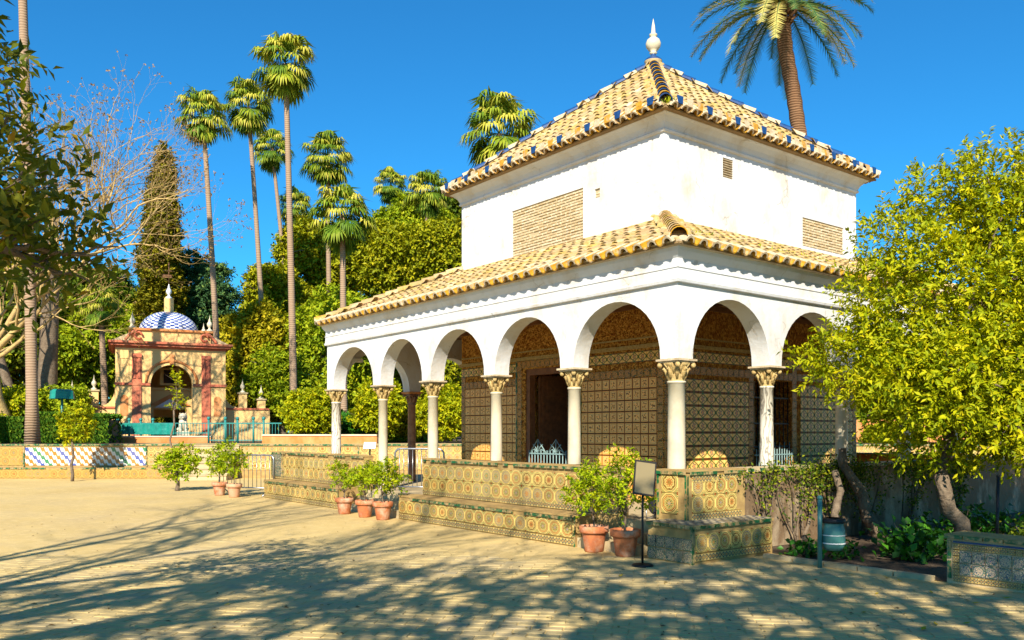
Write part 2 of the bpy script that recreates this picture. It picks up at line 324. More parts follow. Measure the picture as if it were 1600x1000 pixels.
# ------------------------------------------------------------------ object helpers
def tag(o, label=None, cat=None, group=None, kind=None):
    if label: o['label'] = label
    if cat: o['category'] = cat
    if group: o['group'] = group
    if kind: o['kind'] = kind
    return o
def thing(name, label, cat, loc=(0, 0, 0), rz=0, group=None):
    o = bpy.data.objects.new(name, None); COL.objects.link(o); o.location = loc; o.rotation_euler = (0, 0, rz)
    return tag(o, label, cat, group)
def link(name, me, mat=None, parent=None, loc=(0, 0, 0), rz=0, M=None):
    o = bpy.data.objects.new(name, me); COL.objects.link(o)
    if mat is not None and len(me.materials) == 0: me.materials.append(mat)
    if parent: o.parent = parent
    if M is not None: o.matrix_basis = M
    else: o.location = loc; o.rotation_euler = (0, 0, rz)
    return o
def fastmesh(name, V, Fc, n, mat=None, uv=None, rnd=None, smooth=False):
    V = np.asarray(V, dtype=np.float32); Fc = np.asarray(Fc, dtype=np.int32)
    me = bpy.data.meshes.new(name); me.vertices.add(len(V)); me.vertices.foreach_set('co', V.ravel())
    me.loops.add(Fc.size); me.loops.foreach_set('vertex_index', Fc.ravel())
    me.polygons.add(len(Fc)); me.polygons.foreach_set('loop_start', np.arange(0, Fc.size, n, dtype=np.int32))
    try: me.polygons.foreach_set('loop_total', np.full(len(Fc), n, dtype=np.int32))
    except Exception: pass
    if smooth: me.polygons.foreach_set('use_smooth', np.ones(len(Fc), dtype=bool))
    me.update(calc_edges=True)
    if rnd is not None:
        a = me.attributes.new('rnd', 'FLOAT', 'FACE'); a.data.foreach_set('value', np.asarray(rnd, dtype=np.float32))
    if mat: me.materials.append(mat)
    return me
class MB:
    def __init__(s): s.v = []; s.f = []; s.uv = []; s.r = []; s.sm = []; s.cur = 0.0
    def add(s, vs, fs, uvs=None, smooth=False):
        b = len(s.v); s.v += [tuple(v) for v in vs]
        for i, f in enumerate(fs):
            s.f.append([b+k for k in f]); s.uv.append(uvs[i] if uvs else [(0, 0)]*len(f)); s.r.append(s.cur); s.sm.append(smooth)
        return s
    def box(s, c, d, rz=0, T=None):
        x, y, z = d[0]/2, d[1]/2, d[2]/2
        vs = [Vector(p) for p in ((-x, -y, -z), (x, -y, -z), (x, y, -z), (-x, y, -z), (-x, -y, z), (x, -y, z), (x, y, z), (-x, y, z))]
        Mx = (T if T is not None else Matrix.Rotation(rz, 4, 'Z'))
        vs = [Mx @ v + Vector(c) for v in vs]
        return s.add(vs, [(0, 3, 2, 1), (4, 5, 6, 7), (0, 1, 5, 4), (1, 2, 6, 5), (2, 3, 7, 6), (3, 0, 4, 7)])
    def bx(s, x0, x1, y0, y1, z0, z1): return s.box(((x0+x1)/2, (y0+y1)/2, (z0+z1)/2), (x1-x0, y1-y0, z1-z0))
    def tube(s, path, rad, n=6, cap=True):
        P = [Vector(p) for p in path]; k = len(P)
        if not hasattr(rad, '__len__'): rad = [rad]*k
        vs = []; a = None
        for i, p in enumerate(P):
            d = (P[min(i+1, k-1)]-P[max(i-1, 0)])
            if d.length < 1e-9: d = Vector((0, 0, 1))
            d.normalize()
            if a is None:
                a = d.orthogonal().normalized()
            else:
                a = (a - d*a.dot(d))
                a = a.normalized() if a.length > 1e-6 else d.orthogonal().normalized()
            b = d.cross(a)
            for j in range(n):
                t = 2*math.pi*j/n; vs.append(p + (a*math.cos(t)+b*math.sin(t))*rad[i])
        fs = [(i*n+j, i*n+(j+1) % n, (i+1)*n+(j+1) % n, (i+1)*n+j) for i in range(k-1) for j in range(n)]
        if cap: fs += [tuple(range(n-1, -1, -1)), tuple((k-1)*n+j for j in range(n))]
        return s.add(vs, fs, smooth=True)
    def lathe(s, prof, n=16, c=(0, 0, 0), smooth=True, a0=0, a1=2*math.pi, uvs=None):
        full = abs(a1-a0-2*math.pi) < 1e-6; m_ = n if full else n+1
        vs = [(c[0]+r*math.cos(a0+(a1-a0)*j/n), c[1]+r*math.sin(a0+(a1-a0)*j/n), c[2]+z) for r, z in prof for j in range(m_)]
        fs = []; us = []
        for i in range(len(prof)-1):
            for j in range(n):
                q = (j+1) % m_ if full else j+1
                fs.append((i*m_+j, i*m_+q, (i+1)*m_+q, (i+1)*m_+j))
                if uvs: us.append([(j*uvs[0]/n, i*uvs[1]), ((j+1)*uvs[0]/n, i*uvs[1]), ((j+1)*uvs[0]/n, (i+1)*uvs[1]), (j*uvs[0]/n, (i+1)*uvs[1])])
        return s.add(vs, fs, us if uvs else None, smooth=smooth)
    def sphere(s, c, r, n=12, sq=1.0):
        return s.lathe([(max(.0001, r*math.sin(math.pi*i/(n//2+2))), -r*sq*math.cos(math.pi*i/(n//2+2))) for i in range(n//2+3)], n, c)
    def mesh(s, name):
        me = bpy.data.meshes.new(name); me.from_pydata(s.v, [], s.f)
        uv = me.uv_layers.new(name='UVMap'); uv.data.foreach_set('uv', [c for f in s.uv for p in f for c in p])
        a = me.attributes.new('rnd', 'FLOAT', 'FACE'); a.data.foreach_set('value', s.r)
        me.polygons.foreach_set('use_smooth', s.sm); me.update(); return me
    def split(s, name, mat, parent=None):
        n = 8
        for i in range(0, len(s.v), n):
            q = MB(); q.add(s.v[i:i+n], [[k-i for k in f] for f in s.f if i <= f[0] < i+n]); q.build(name, mat, parent)
    def build(s, name, mat, parent=None, loc=(0, 0, 0), rz=0, M=None):
        return link(name, s.mesh(name), mat, parent, loc, rz, M)
def prism(mb, prof, x0, x1, axis='x'):
    n = len(prof)
    if axis == 'x': vs = [(x0, a, b) for a, b in prof]+[(x1, a, b) for a, b in prof]
    else: vs = [(a, x0, b) for a, b in prof]+[(a, x1, b) for a, b in prof]
    fs = [(i, (i+1) % n, n+(i+1) % n, n+i) for i in range(n)]+[tuple(range(n))[::-1], tuple(range(n, 2*n))]
    mb.add(vs, fs); return mb
def copy_tree(o, parent=None):
    c = o.copy(); COL.objects.link(c); c.parent = parent
    for ch in o.children: copy_tree(ch, c)
    return c
def ring(mb, prof, cx, cy, h, close=True):
    """profile (offset, z) swept round a square of half size h with mitred corners"""
    vs = []
    for o, z in prof:
        for sx, sy in ((-1, -1), (1, -1), (1, 1), (-1, 1)): vs.append((cx+sx*(h+o), cy+sy*(h+o), z))
    n = len(prof); fs = []
    rngi = range(n) if close else range(n-1)
    for i in rngi:
        k = (i+1) % n
        for j in range(4): fs.append((i*4+j, i*4+(j+1) % 4, k*4+(j+1) % 4, k*4+j))
    mb.add(vs, fs)
def tile_mesh(name, w, h, t=.012, g=.003, chamf=.004, uo=(0, 0), us=(1, 1)):
    w2, h2 = w/2-g, h/2-g; c = chamf
    vs = [(-w2, 0, -h2), (w2, 0, -h2), (w2, 0, h2), (-w2, 0, h2), (-w2+c, -t, -h2+c), (w2-c, -t, -h2+c), (w2-c, -t, h2-c), (-w2+c, -t, h2-c)]
    fs = [(4, 5, 6, 7), (0, 1, 5, 4), (1, 2, 6, 5), (2, 3, 7, 6), (3, 0, 4, 7)]
    a, b = uo; e = .002; u = [(a+e, b+e), (a+us[0]-e, b+e), (a+us[0]-e, b+us[1]-e), (a+e, b+us[1]-e)]
    uvs = [u, [u[0], u[1], u[1], u[0]], [u[1], u[2], u[2], u[1]], [u[2], u[3], u[3], u[2]], [u[3], u[0], u[0], u[3]]]
    mb = MB(); mb.add(vs, fs, uvs); return mb.mesh(name)
def tiles(parent, name, me, mat, o, rz, nx, nz, dx, dz, skip=None, jit=.0012):
    """grid of tiles standing on a wall: o = lower left centre, running along the rotated x axis"""
    ex = Vector((math.cos(rz), math.sin(rz), 0)); ny = Vector((math.sin(rz), -math.cos(rz), 0)); out = []
    for k in range(nz):
        for i in range(nx):
            if skip and skip(i, k): continue
            p = Vector(o)+ex*(i*dx)+Vector((0, 0, k*dz))+ny*random.uniform(0, jit*2)
            ob = link(name, me, mat, parent, p, rz+random.uniform(-jit, jit)*2); out.append(ob)
    return out

# foliage: shoots carrying leaves; every leaf is a folded blade of two triangles
def leaves(name, P, D, N, L, Wd, mat, rnd):
    n = len(P); D = D/np.linalg.norm(D, axis=1, keepdims=True)
    B = np.cross(D, N); B /= (np.linalg.norm(B, axis=1, keepdims=True)+1e-9); U = np.cross(B, D)
    L = np.broadcast_to(L, n)[:, None]; Wd = np.broadcast_to(Wd, n)[:, None]
    V = np.empty((n, 4, 3), dtype=np.float32)
    V[:, 0] = P; V[:, 1] = P+D*L*.45+B*Wd*.5+U*Wd*.18; V[:, 2] = P+D*L-U*L*.12; V[:, 3] = P+D*L*.45-B*Wd*.5+U*Wd*.18
    i = np.arange(n)[:, None]*4
    Fc = np.concatenate([i+np.array([[0, 1, 2]]), i+np.array([[0, 2, 3]])], axis=1).reshape(-1, 3)
    return fastmesh(name, V.reshape(-1, 3), Fc, 3, mat, rnd=np.repeat(rnd, 2))
def shoots(lobes, nsh, nl, sl, L, Wd, g=rng, shell=.55, up=.5, clump=0):
    lb = np.array(lobes); vol = lb[:, 3]*lb[:, 4]+lb[:, 4]*lb[:, 5]+lb[:, 3]*lb[:, 5]
    k = g.choice(len(lb), nsh, p=vol/vol.sum()); q = lb[k]
    d = g.normal(size=(nsh, 3)); d /= np.linalg.norm(d, axis=1, keepdims=True)
    rr = (shell+(1-shell)*g.random(nsh)**.7)[:, None]
    C = q[:, :3]+d*q[:, 3:6]*rr
    base = g.random(nsh)
    if clump:
        cc = C[g.integers(0, nsh, clump)]; j = g.integers(0, clump, nsh)
        cs = q[:, 3:6].mean(axis=1, keepdims=True)
        C = cc[j]*.0+C  # keep ellipsoid cover
        C = C+(cc[j]-C)*np.clip(.55-np.linalg.norm(cc[j]-C, axis=1, keepdims=True)/cs*.4, 0, .55)
        base = .6*base+.4*g.random(clump)[j]
    sd = d+g.normal(size=(nsh, 3))*.6+np.array([0, 0, up]); sd /= np.linalg.norm(sd, axis=1, keepdims=True)
    t = np.tile(np.linspace(0, 1, nl), nsh)[:, None]; idx = np.repeat(np.arange(nsh), nl)
    P = C[idx]+sd[idx]*t*sl - np.array([0, 0, 1])*(t**2)*sl*.15
    rad = g.normal(size=(nsh*nl, 3)); rad -= sd[idx]*(rad*sd[idx]).sum(1, keepdims=True); rad /= np.linalg.norm(rad, axis=1, keepdims=True)
    D = sd[idx]*.7+rad*.9+np.array([0, 0, -.15]); N = sd[idx]+g.normal(size=(nsh*nl, 3))*.5+np.array([0, 0, .6])
    sc = g.uniform(.65, 1.2, nsh*nl)
    rn = np.clip(.5*base[idx]+.5*g.random(nsh*nl), 0, 1)
    return P, D, N, L*sc, Wd*sc, rn, C
def crown_mesh(name, lobes, nsh, nl, sl, L, Wd, mat, **k):
    P, D, N, l, w, rn, C = shoots(lobes, nsh, nl, sl, L, Wd, **k)
    return leaves(name, P, D, N, l, w, mat, rn), C
def wander(a, b, n=5, amt=.1, rs=random):
    a = Vector(a); b = Vector(b); L = (b-a).length; pts = []
    for i in range(n+1):
        t = i/n; w = math.sin(math.pi*t)*L*amt
        pts.append(a.lerp(b, t)+Vector((rs.uniform(-w, w), rs.uniform(-w, w), rs.uniform(-w, w)*.6)))
    return pts
def limbs(mb, base, fork, r, targets, sides=7):
    mb.tube(wander(base, fork, 5, .06), [r*(1.25-.45*i/5) for i in range(6)], sides+2)
    for t in targets:
        p = wander(fork, t, 5, .14); mb.tube(p, [r*.55*(1-.8*i/5) for i in range(6)], sides)
        for q in (2, 3, 4):
            e = p[q]+Vector((random.uniform(-1, 1), random.uniform(-1, 1), random.uniform(-.3, 1)))*(Vector(t)-Vector(fork)).length*.35
            mb.tube(wander(p[q], e, 3, .12), [r*.2, r*.14, r*.09, r*.03], 5)
def tree(name, label, loc, lobes, nsh, nl, sl, L, Wd, mat, r=.12, fork=None, group=None, cat='tree', bark='bark', nt=7, **k):
    t = thing(name, label, cat, loc, 0, group)
    me, C = crown_mesh('crown', lobes, nsh, nl, sl, L, Wd, mat, **k)
    link('crown', me, None, t)
    mb = MB(); zmin = min(l[2]-l[5] for l in lobes); zc = sum(l[2] for l in lobes)/len(lobes)
    fork = fork or (0, 0, max(.3, zmin+.15*(zc-zmin)))
    limbs(mb, (0, 0, -.05), fork, r, [tuple(C[i]) for i in rng.integers(0, len(C), nt)])
    mb.build('trunk', MAT[bark], t); return t

# ================================================================== SETTING
def sheet(name, x0, x1, y0, y1, z, mat, sub=1):
    vs = [(x0+(x1-x0)*i/sub, y0+(y1-y0)*j/sub, z) for j in range(sub+1) for i in range(sub+1)]
    fs = [(j*(sub+1)+i, j*(sub+1)+i+1, (j+1)*(sub+1)+i+1, (j+1)*(sub+1)+i) for j in range(sub) for i in range(sub)]
    mb = MB(); mb.add(vs, fs); o = mb.build(name, mat); return tag(o, kind='structure')
ground = sheet('ground', -1200, 1200, -400, 2000, 0, MAT['sand'])
TZ = 1.2
mb = MB(); mb.bx(-300, 300, 30.3, 900, .02, TZ); terr = tag(mb.build('garden_terrace', MAT['soil']), kind='structure')
sheet('terrace_path', -14, 3, 30.6, 33.2, TZ+.006, MAT['sand'])
# planting bed in front of the plastered wall
mb = MB(); vs = [BL(.95, -.47), BL(13, -.47), BL(13, -3.7), BL(.58, -3.7), BL(.58, -1.35), BL(.95, -1.1)]
mb.add([(v.x, v.y, .008) for v in vs], [tuple(range(5, -1, -1))]); bed = tag(mb.build('planting_bed', MAT['soil']), kind='structure')
# bed curb stones
mb = MB()
for i in range(5):
    p = BL(.55, -1.25-i*.44); mb.box((p.x, p.y, .02), (.1, .42, .07), TH)
tag(mb.build('curb', MAT['stone']), kind='structure')

# paving bricks: those showing largest are single objects, the others one mesh
def pave():
    a = R(-9); ex = np.array([math.cos(a), math.sin(a)]); ey = np.array([-math.sin(a), math.cos(a)])
    bw, bh = .27, .135; cand = []
    for j in range(0, 190):
        for i in range(-110, 111):
            p = ex*((i+.5*(j % 2))*bw)+ey*(3.5+j*bh)
            if p[1] < 4.4 or p[1] > 21: continue
            if abs(p[0]) > p[1]*.75+1.0: continue
            dx, dy = p[0]-A0.x, p[1]-A0.y; lx = CT*dx+ST*dy; ly = -ST*dx+CT*dy
            if lx > -.72 and ly > -.88 and ly < 14: continue
            if lx > .42: continue
            s = math.sin(p[0]*.9+1.3)*math.sin(p[1]*.7)+.6*math.sin(p[0]*2.3+p[1]*1.7)
            if p[1] > 10.5 and s+(p[1]-10.5)*.8 > random.uniform(.6, 1.5): continue
            cand.append((p[1], p[0]))
    def brick_vs(cx, cy, top):
        w, h = bw/2-.004, bh/2-.004; c = .006; tl = random.uniform(-.002, .002); t2 = random.uniform(-.002, .002)
        out = []
        for sx, sy, zz, k in ((-1, -1, 0, 0), (1, -1, 0, 0), (1, 1, 0, 0), (-1, 1, 0, 0), (-1, -1, 1, c), (1, -1, 1, c), (1, 1, 1, c), (-1, 1, 1, c)):
            q = ex*(sx*(w-k))+ey*(sy*(h-k)); out.append((cx+q[0], cy+q[1], 0 if not zz else top+tl*sx+t2*sy))
        return out
    FS = [(4, 5, 6, 7), (0, 1, 5, 4), (1, 2, 6, 5), (2, 3, 7, 6), (3, 0, 4, 7)]
    inv = [c for c in cand if abs(c[1]) < c[0]*.606 and c[0] > 6.67]; inv.sort(); near = set(inv[:295])
    protos = []
    for k in range(6):
        m = MB(); m.add(brick_vs(0, 0, .010), FS); protos.append(m.mesh('paving_brick'))
    rest = MB()
    for c in cand:
        if c in near:
            link('paving_brick', random.choice(protos), MAT['paver'], ground, (c[1], c[0], random.uniform(-.004, .0)))
        else:
            rest.cur = random.random(); rest.add(brick_vs(c[1], c[0], random.uniform(.004, .009)*(1 if c[0] < 10.5 else .6)), FS)
    o = rest.build('paving', MAT['paver'], ground); o['kind'] = 'stuff'
pave()

# ================================================================== PAVILION
L = 10.36; CC = L/2; s0 = 2.11
pav = thing('garden_pavilion', 'white arcaded garden pavilion with two tiled roof tiers and tile-clad inner walls', 'pavilion', A0, TH)
FL = .42
YP = [0, 2.08, 4.11, 6.17, 8.14, L]; XP = [0, 2.05, 4.126, 6.17, 8.2, L]
# floor platform
mb = MB(); mb.bx(-.3, L+.3, -.44, L+2.9, 0.003, FL); mb.build('floor', MAT['stone'], pav)
def arcade(P, z0, zc, z1, th, end0, end1):
    """wall along +x with arched openings, thickness in y (-th..th)"""
    m = MB(); h = .155; n = 20
    for k in range(len(P)-1):
        a, b = P[k]+h, P[k+1]-h; c = (a+b)/2; r = (b-a)/2; arc = []
        for i in range(n+1):
            t = math.pi*(1-i/n); arc.append((c+r*math.cos(t), z0+.015+(zc-z0-.015)*math.sin(t)**.96 if 0 < i < n else z0))
        for sgn in (-1, 1):
            y = sgn*th
            vs = [(x, y, z) for x, z in arc]+[(x, y, z1) for x, z in arc]
            fs = [(i, i+1, n+2+i, n+1+i) if sgn < 0 else (i+1, i, n+1+i, n+2+i) for i in range(n)]
            m.add(vs, fs)
        vs = [(x, -th, z) for x, z in arc]+[(x, th, z) for x, z in arc]
        m.add(vs, [(i+1, i, n+1+i, n+2+i) for i in range(n)], smooth=True)
        m.add([(a, -th, z1), (b, -th, z1), (b, th, z1), (a, th, z1)], [(0, 1, 2, 3)])
    for k, p in enumerate(P):
        x0 = p-h if k else end0; x1 = p+h if k < len(P)-1 else end1
        if x1-x0 > .001:
            m.bx(x0, x1, -th, th, z0, z1)
    return m
ZT = 3.66
arcade(YP, 2.645, 3.54, ZT, .155, -.155, L+.155).build('arcade_wall', MAT['white'], pav, (0, 0, 0), R(90))
arcade(XP, 2.645, 3.54, ZT, .155, .155, L-.155).build('arcade_wall', MAT['white'], pav, (0, 0, 0), 0)
arcade(YP, 2.645, 3.54, ZT, .155, -.155, L+.155).build('arcade_wall', MAT['white'], pav, (L, 0, 0), R(90))
arcade(XP, 2.645, 3.54, ZT, .155, .155, L-.155).build('arcade_wall', MAT['white'], pav, (0, L, 0), 0)
# frieze, string course and coved cornice
mb = MB(); h = CC+.155
ring(mb, [(-.31, ZT), (.0, ZT), (.045, ZT+.012), (.055, ZT+.05), (.035, ZT+.075), (.03, ZT+.20), (.042, ZT+.205), (.042, ZT+.222), (.028, ZT+.23), (.028, ZT+.33), (.05, ZT+.36), (.09, ZT+.42), (.10, ZT+.47), (-.31, ZT+.47)], CC, CC, h)
mb.build('frieze', MAT['white'], pav)
# columns
def column(p, zb, mat, big=1.0, zt=2.645):
    m = MB(); r = .100*big; m.lathe([(r*1.03, 0), (r*1.03, .09), (r, .5), (r*.96, zt-.33-zb), (r*1.07, zt-.325-zb), (r*1.07, zt-.30-zb), (.0001, zt-.30-zb)], 20)
    c = m.build('column', mat, pav, (p[0], p[1], zb)); z = zt-zb
    k = MB(); k.lathe([(r*.95, z-.30), (r*1.0, z-.25), (r*1.05, z-.18), (r*1.3, z-.09), (r*1.6, z-.055), (.0001, z-.05)], 16)
    for i in range(8):
        a = i*math.pi/4+math.pi/8; R1 = r*1.2; big_ = i % 2 == 0
        a = i*math.pi/4
        e = Vector((math.cos(a), math.sin(a), 0))
        k.tube([e*r*.9+Vector((0, 0, z-.27)), e*r*1.12+Vector((0, 0, z-.18)), e*r*1.45+Vector((0, 0, z-.12)), e*r*1.62+Vector((0, 0, z-.15))], [.022, .03, .026, .008], 5)
        a += math.pi/8; e = Vector((math.cos(a), math.sin(a), 0))
        k.tube([e*r*.9+Vector((0, 0, z-.2)), e*r*1.15+Vector((0, 0, z-.11)), e*r*1.55+Vector((0, 0, z-.06))], [.02, .022, .01], 5)
    for sx in (-1, 1):
        for sy in (-1, 1): k.sphere((sx*r*1.33, sy*r*1.33, z-.085), .038, 8)
    k.build('capital', MAT['ochrestone'] if mat != MAT['darkmarble'] else MAT['darkmarble'], c)
    a = MB(); s = .175+.01*big; s_ = s+.012
    a.bx(-s*.92, s*.92, -s*.92, s*.92, z-.052, z-.03); a.bx(-s_, s_, -s_, s_, z-.029, z-.001)
    a.build('abacus', MAT['eaveW'] if mat != MAT['darkmarble'] else MAT['orange'], c); return c
WT = 1.15
for i, y in enumerate(YP):
    if i == 0: column((0, 0), WT, MAT['marble'], 1.2)
    elif i == 4: column((0, y), FL, MAT['marble'])
    elif i == 5: column((0, y), WT, MAT['veined'], 1.1)
    else: column((0, y), WT, MAT['marble'])
for i, x in enumerate(XP[1:]): column((x, 0), WT, MAT['veined'] if i == 0 else MAT['marble'])
for i, x in enumerate(XP[1:]): column((x, L), FL if i < 2 else WT, MAT['darkmarble'] if i < 3 else MAT['marble'])
for y in YP[1:-1]: column((L, y), WT, MAT['marble'])
# chamber walls (with door and window openings) + upper storey
c0, c1 = s0, L-s0; CH = 4.02; WTK = .35
def wall_open(y0, y1, z0, z1, oy0, oy1, oz0, oz1, xa, xb):
    m = MB(); m.bx(xa, xb, y0, oy0, z0, z1); m.bx(xa, xb, oy1, y1, z0, z1)
    m.bx(xa, xb, oy0, oy1, oz1, z1)
    if oz0 > z0: m.bx(xa, xb, oy0, oy1, z0, oz0)
    return m
wall_open(c0, c1, FL, CH, 4.45, 5.92, FL, 2.95, c0, c0+WTK).build('chamber_wall', MAT['stucco'], pav)
m = MB(); m.bx(c0+WTK, 4.62, c0, c0+WTK, FL, CH); m.bx(5.85, c1, c0, c0+WTK, FL, CH); m.bx(4.62, 5.85, c0, c0+WTK, 2.65, CH); m.bx(4.62, 5.85, c0, c0+WTK, FL, FL+.1)
m.build('chamber_wall', MAT['stucco'], pav)
m = MB(); m.bx(c1-WTK, c1, c0+WTK, 4.45, FL, CH); m.bx(c1-WTK, c1, 5.92, c1, FL, CH); m.bx(c1-WTK, c1, 4.45, 5.92, 2.95, CH); m.build('chamber_wall', MAT['stucco'], pav)
m = MB(); m.bx(c0+WTK, c1-WTK, c1-WTK, c1, FL, CH); m.build('chamber_wall', MAT['stucco'], pav)
m = MB(); m.bx(-.15, L+.15, -.15, L+.15, CH+.002, CH+.08); m.build('ceiling', MAT['ceiling'], pav)
mb = MB()
for i in range(26):
    y = .3+i*.4
    if y < L-.2: mb.bx(.16, c0-.01, y-.05, y+.05, CH-.09, CH)
for i in range(26):
    x = .3+i*.4
    if x > c0-.1 and x < L-.2: mb.bx(x-.05, x+.05, .16, c0-.01, CH-.09, CH)
o = mb.build('ceiling_beams', MAT['ceiling'], pav)
# upper walls with brick patches: recess holes on left (normal -x) and right (normal -y) faces
UZ0, UZ1 = CH+.085, 6.85
HB = []
def holed(u0, u1, z0, z1, holes, th):
    """front face at y=0 facing -y, u along x, recess depth th behind holes"""
    m = MB(); us = sorted({u0, u1, *[h[0] for h in holes], *[h[1] for h in holes]}); zs = sorted({z0, z1, *[h[2] for h in holes], *[h[3] for h in holes]})
    for i in range(len(us)-1):
        for j in range(len(zs)-1):
            cu, cz = (us[i]+us[i+1])/2, (zs[j]+zs[j+1])/2
            if any(h[0] < cu < h[1] and h[2] < cz < h[3] for h in holes): continue
            m.add([(us[i], 0, zs[j]), (us[i+1], 0, zs[j]), (us[i+1], 0, zs[j+1]), (us[i], 0, zs[j+1])], [(0, 1, 2, 3)])
    for a, b, c, d in holes:
        if b-a > .5:
            HB.append((a, b, c, d))
        m.add([(a, 0, c), (b, 0, c), (b, 0, d), (a, 0, d), (a, th, c), (b, th, c), (b, th, d), (a, th, d)], [(4, 5, 6, 7), (0, 1, 5, 4), (1, 2, 6, 5), (2, 3, 7, 6), (3, 0, 4, 7)])
    return m
# left face: u runs along -y (rz=-90): u = -ly
m = holed(-c1, -c0, UZ0, UZ1, [(-6.375, -4.16, 5.2, 6.33), (-3.84, -3.70, 6.05, 6.22)], .045)
m.build('upper_wall', MAT['white'], pav, (c0, 0, 0), R(-90))
m = holed(c0, c1, UZ0, UZ1, [(6.24, 7.76, 5.42, 6.0), (3.70, 4.0, 6.34, 6.70)], .045)
m.build('upper_wall', MAT['white'], pav, (0, c0, 0), 0)
m = MB(); m.add([(c1, c0, UZ0), (c1, c1, UZ0), (c0, c1, UZ0), (c1, c0, UZ1), (c1, c1, UZ1), (c0, c1, UZ1)], [(0, 1, 4, 3), (1, 2, 5, 4)])
m.build('upper_wall', MAT['white'], pav)
def bricks(rz, org, u0, u1, z0, z1):
    q = MB(); q.add([(u0-.008, .030, z0-.04), (u1+.008, .030, z0-.04), (u1+.008, .030, z1+.01), (u0-.008, .030, z1+.01)], [(0, 1, 2, 3)]); q.build('mortar_bed', MAT['mortar'], pav, org, rz)
    ex = Vector((math.cos(rz), math.sin(rz), 0)); ny = Vector((math.sin(rz), -math.cos(rz), 0))
    bl, bh = .285, .056; n = int((z1-z0)/bh); me = None
    mes = []
    for q in range(3):
        m = MB(); w = bl/2-.006; hh = bh/2-.007
        m.add([(-w, 0, -hh), (w, 0, -hh), (w, 0, hh), (-w, 0, hh), (-w+.008, -.03, -hh+.006), (w-.01, -.027, -hh+.005), (w-.008, -.03, hh-.004), (-w+.006, -.026, hh-.006)], [(4, 5, 6, 7), (0, 1, 5, 4), (1, 2, 6, 5), (2, 3, 7, 6), (3, 0, 4, 7)]); mes.append(m.mesh('brick'))
    for j in range(n):
        u = u0-bl*(.5 if j % 2 else 0)-random.uniform(0, .03)
        while u < u1-.05:
            a = max(u, u0); b = min(u+bl, u1)
            if b-a > .04 and random.random() > .015:
                p = Vector(org)+ex*((a+b)/2)+Vector((0, 0, z0+(j+.5)*bh))-ny*.042+ny*random.uniform(-.008, .006)
                o = link('brick', random.choice(mes), MAT['brick'], pav, p, rz+random.uniform(-.012, .012)); o.scale = ((b-a)/bl, 1, 1)
            u += bl
bricks(R(-90), (c0, 0, 0), -6.365, -4.17, 5.25, 6.32)
bricks(0, (0, c0, 0), 6.25, 7.75, 5.43, 6.0)
bricks(R(-90), (c0, 0, 0), -3.83, -3.71, 6.055, 6.22)
for j in range(8):
    m = MB(); m.box((0, 0, 0), (.28, .035, .012), T=Matrix.Rotation(R(-32), 4, 'X')); m.build('vent_slat', MAT['eaveW'], pav, (3.85, c0+.02, 6.365+j*.043))
m = MB(); m.bx(3.71, 3.99, c0+.04, c0+.044, 6.345, 6.695); m.build('vent_back', MAT['dark'], pav)  # near-black plate paints the shade behind the slats
m = MB()
ring(m, [(.0, UZ1-.03), (.035, UZ1-.02), (.05, UZ1+.01), (.03, UZ1+.035), (.035, UZ1+.06), (.07, UZ1+.13), (.14, UZ1+.2), (.2, UZ1+.23), (.2, UZ1+.26), (.0, UZ1+.26)], CC, CC, CC-s0)
m.build('cornice', MAT['white'], pav)
# stucco band ledge, wooden top moulding and tile fields of the chamber
def ledge(z0, z1, d, mat):
    m = MB(); ring(m, [(.002, z0), (d, z0), (d*.8, z1), (.002, z1)], CC, CC, CC-s0); m.build('band', mat, pav)
ledge(3.13, 3.20, .05, MAT['ochrestone']); ledge(3.84, 3.93, .07, MAT['ceiling']); ledge(3.30, 3.33, .02, MAT['ochrestone'])
tg = tile_mesh('wall_tile', .2, .2, us=(1, 1)); to = tile_mesh('ogee_tile', .24, .24); tb = tile_mesh('border_tile', .155, .155); tfz = tile_mesh('frieze_tile', .2, .2)
# left chamber wall faces -x; run direction -y => rz=-90, start at high y
def LW(u, z): return (c0-.002, -u, z)
n = 30; dx = (c1-c0-.31)/n
tiles(pav, 'wall_tile', tg, MAT['chgrid'], (c0-.002, c1-.155-dx/2, FL+.1), R(-90), n, 11, dx, .2, skip=lambda i, k: 4.2 < c1-.155-dx/2-i*dx < 6.17)
tiles(pav, 'border_tile', tb, MAT['chborder'], (c0-.002, c1-.0775, FL+.08), R(-90), 1, 17, .155, .155)
tiles(pav, 'border_tile', tb, MAT['chborder'], (c0-.002, c0+.0775, FL+.08), R(-90), 1, 17, .155, .155)
nn = 39
tiles(pav, 'border_tile', tb, MAT['chborder'], (c0-.002, c1-.155/2-.155*.0, 2.70), R(-90), nn, 1, (c1-c0-.155)/(nn-1), .155, skip=lambda i, k: 4.2 < c1-.0775-i*.1545 < 6.17)
tiles(pav, 'frieze_tile', tfz, MAT['chogee'], (c0-.002, c1-.1, 2.99), R(-90), 31, 1, (c1-c0-.2)/30, .2, skip=lambda i, k: 4.2 < c1-.1-i*.198 < 6.17)
nx = 24; dx2 = (c1-c0-.31)/nx
tiles(pav, 'ogee_tile', to, MAT['chogee'], (c0+.155+dx2/2, c0-.002, FL+.14), 0, nx, 9, dx2, .24, skip=lambda i, k: 4.4 < c0+.155+dx2/2+i*dx2 < 6.05)
tiles(pav, 'border_tile', tb, MAT['chborder'], (c0+.0775, c0-.002, FL+.08), 0, 1, 17, .155, .155)
tiles(pav, 'border_tile', tb, MAT['chborder'], (c1-.0775, c0-.002, FL+.08), 0, 1, 17, .155, .155)
tiles(pav, 'border_tile', tb, MAT['chborder'], (4.62-.09, c0-.002, FL+.08), 0, 1, 17, .155, .155)
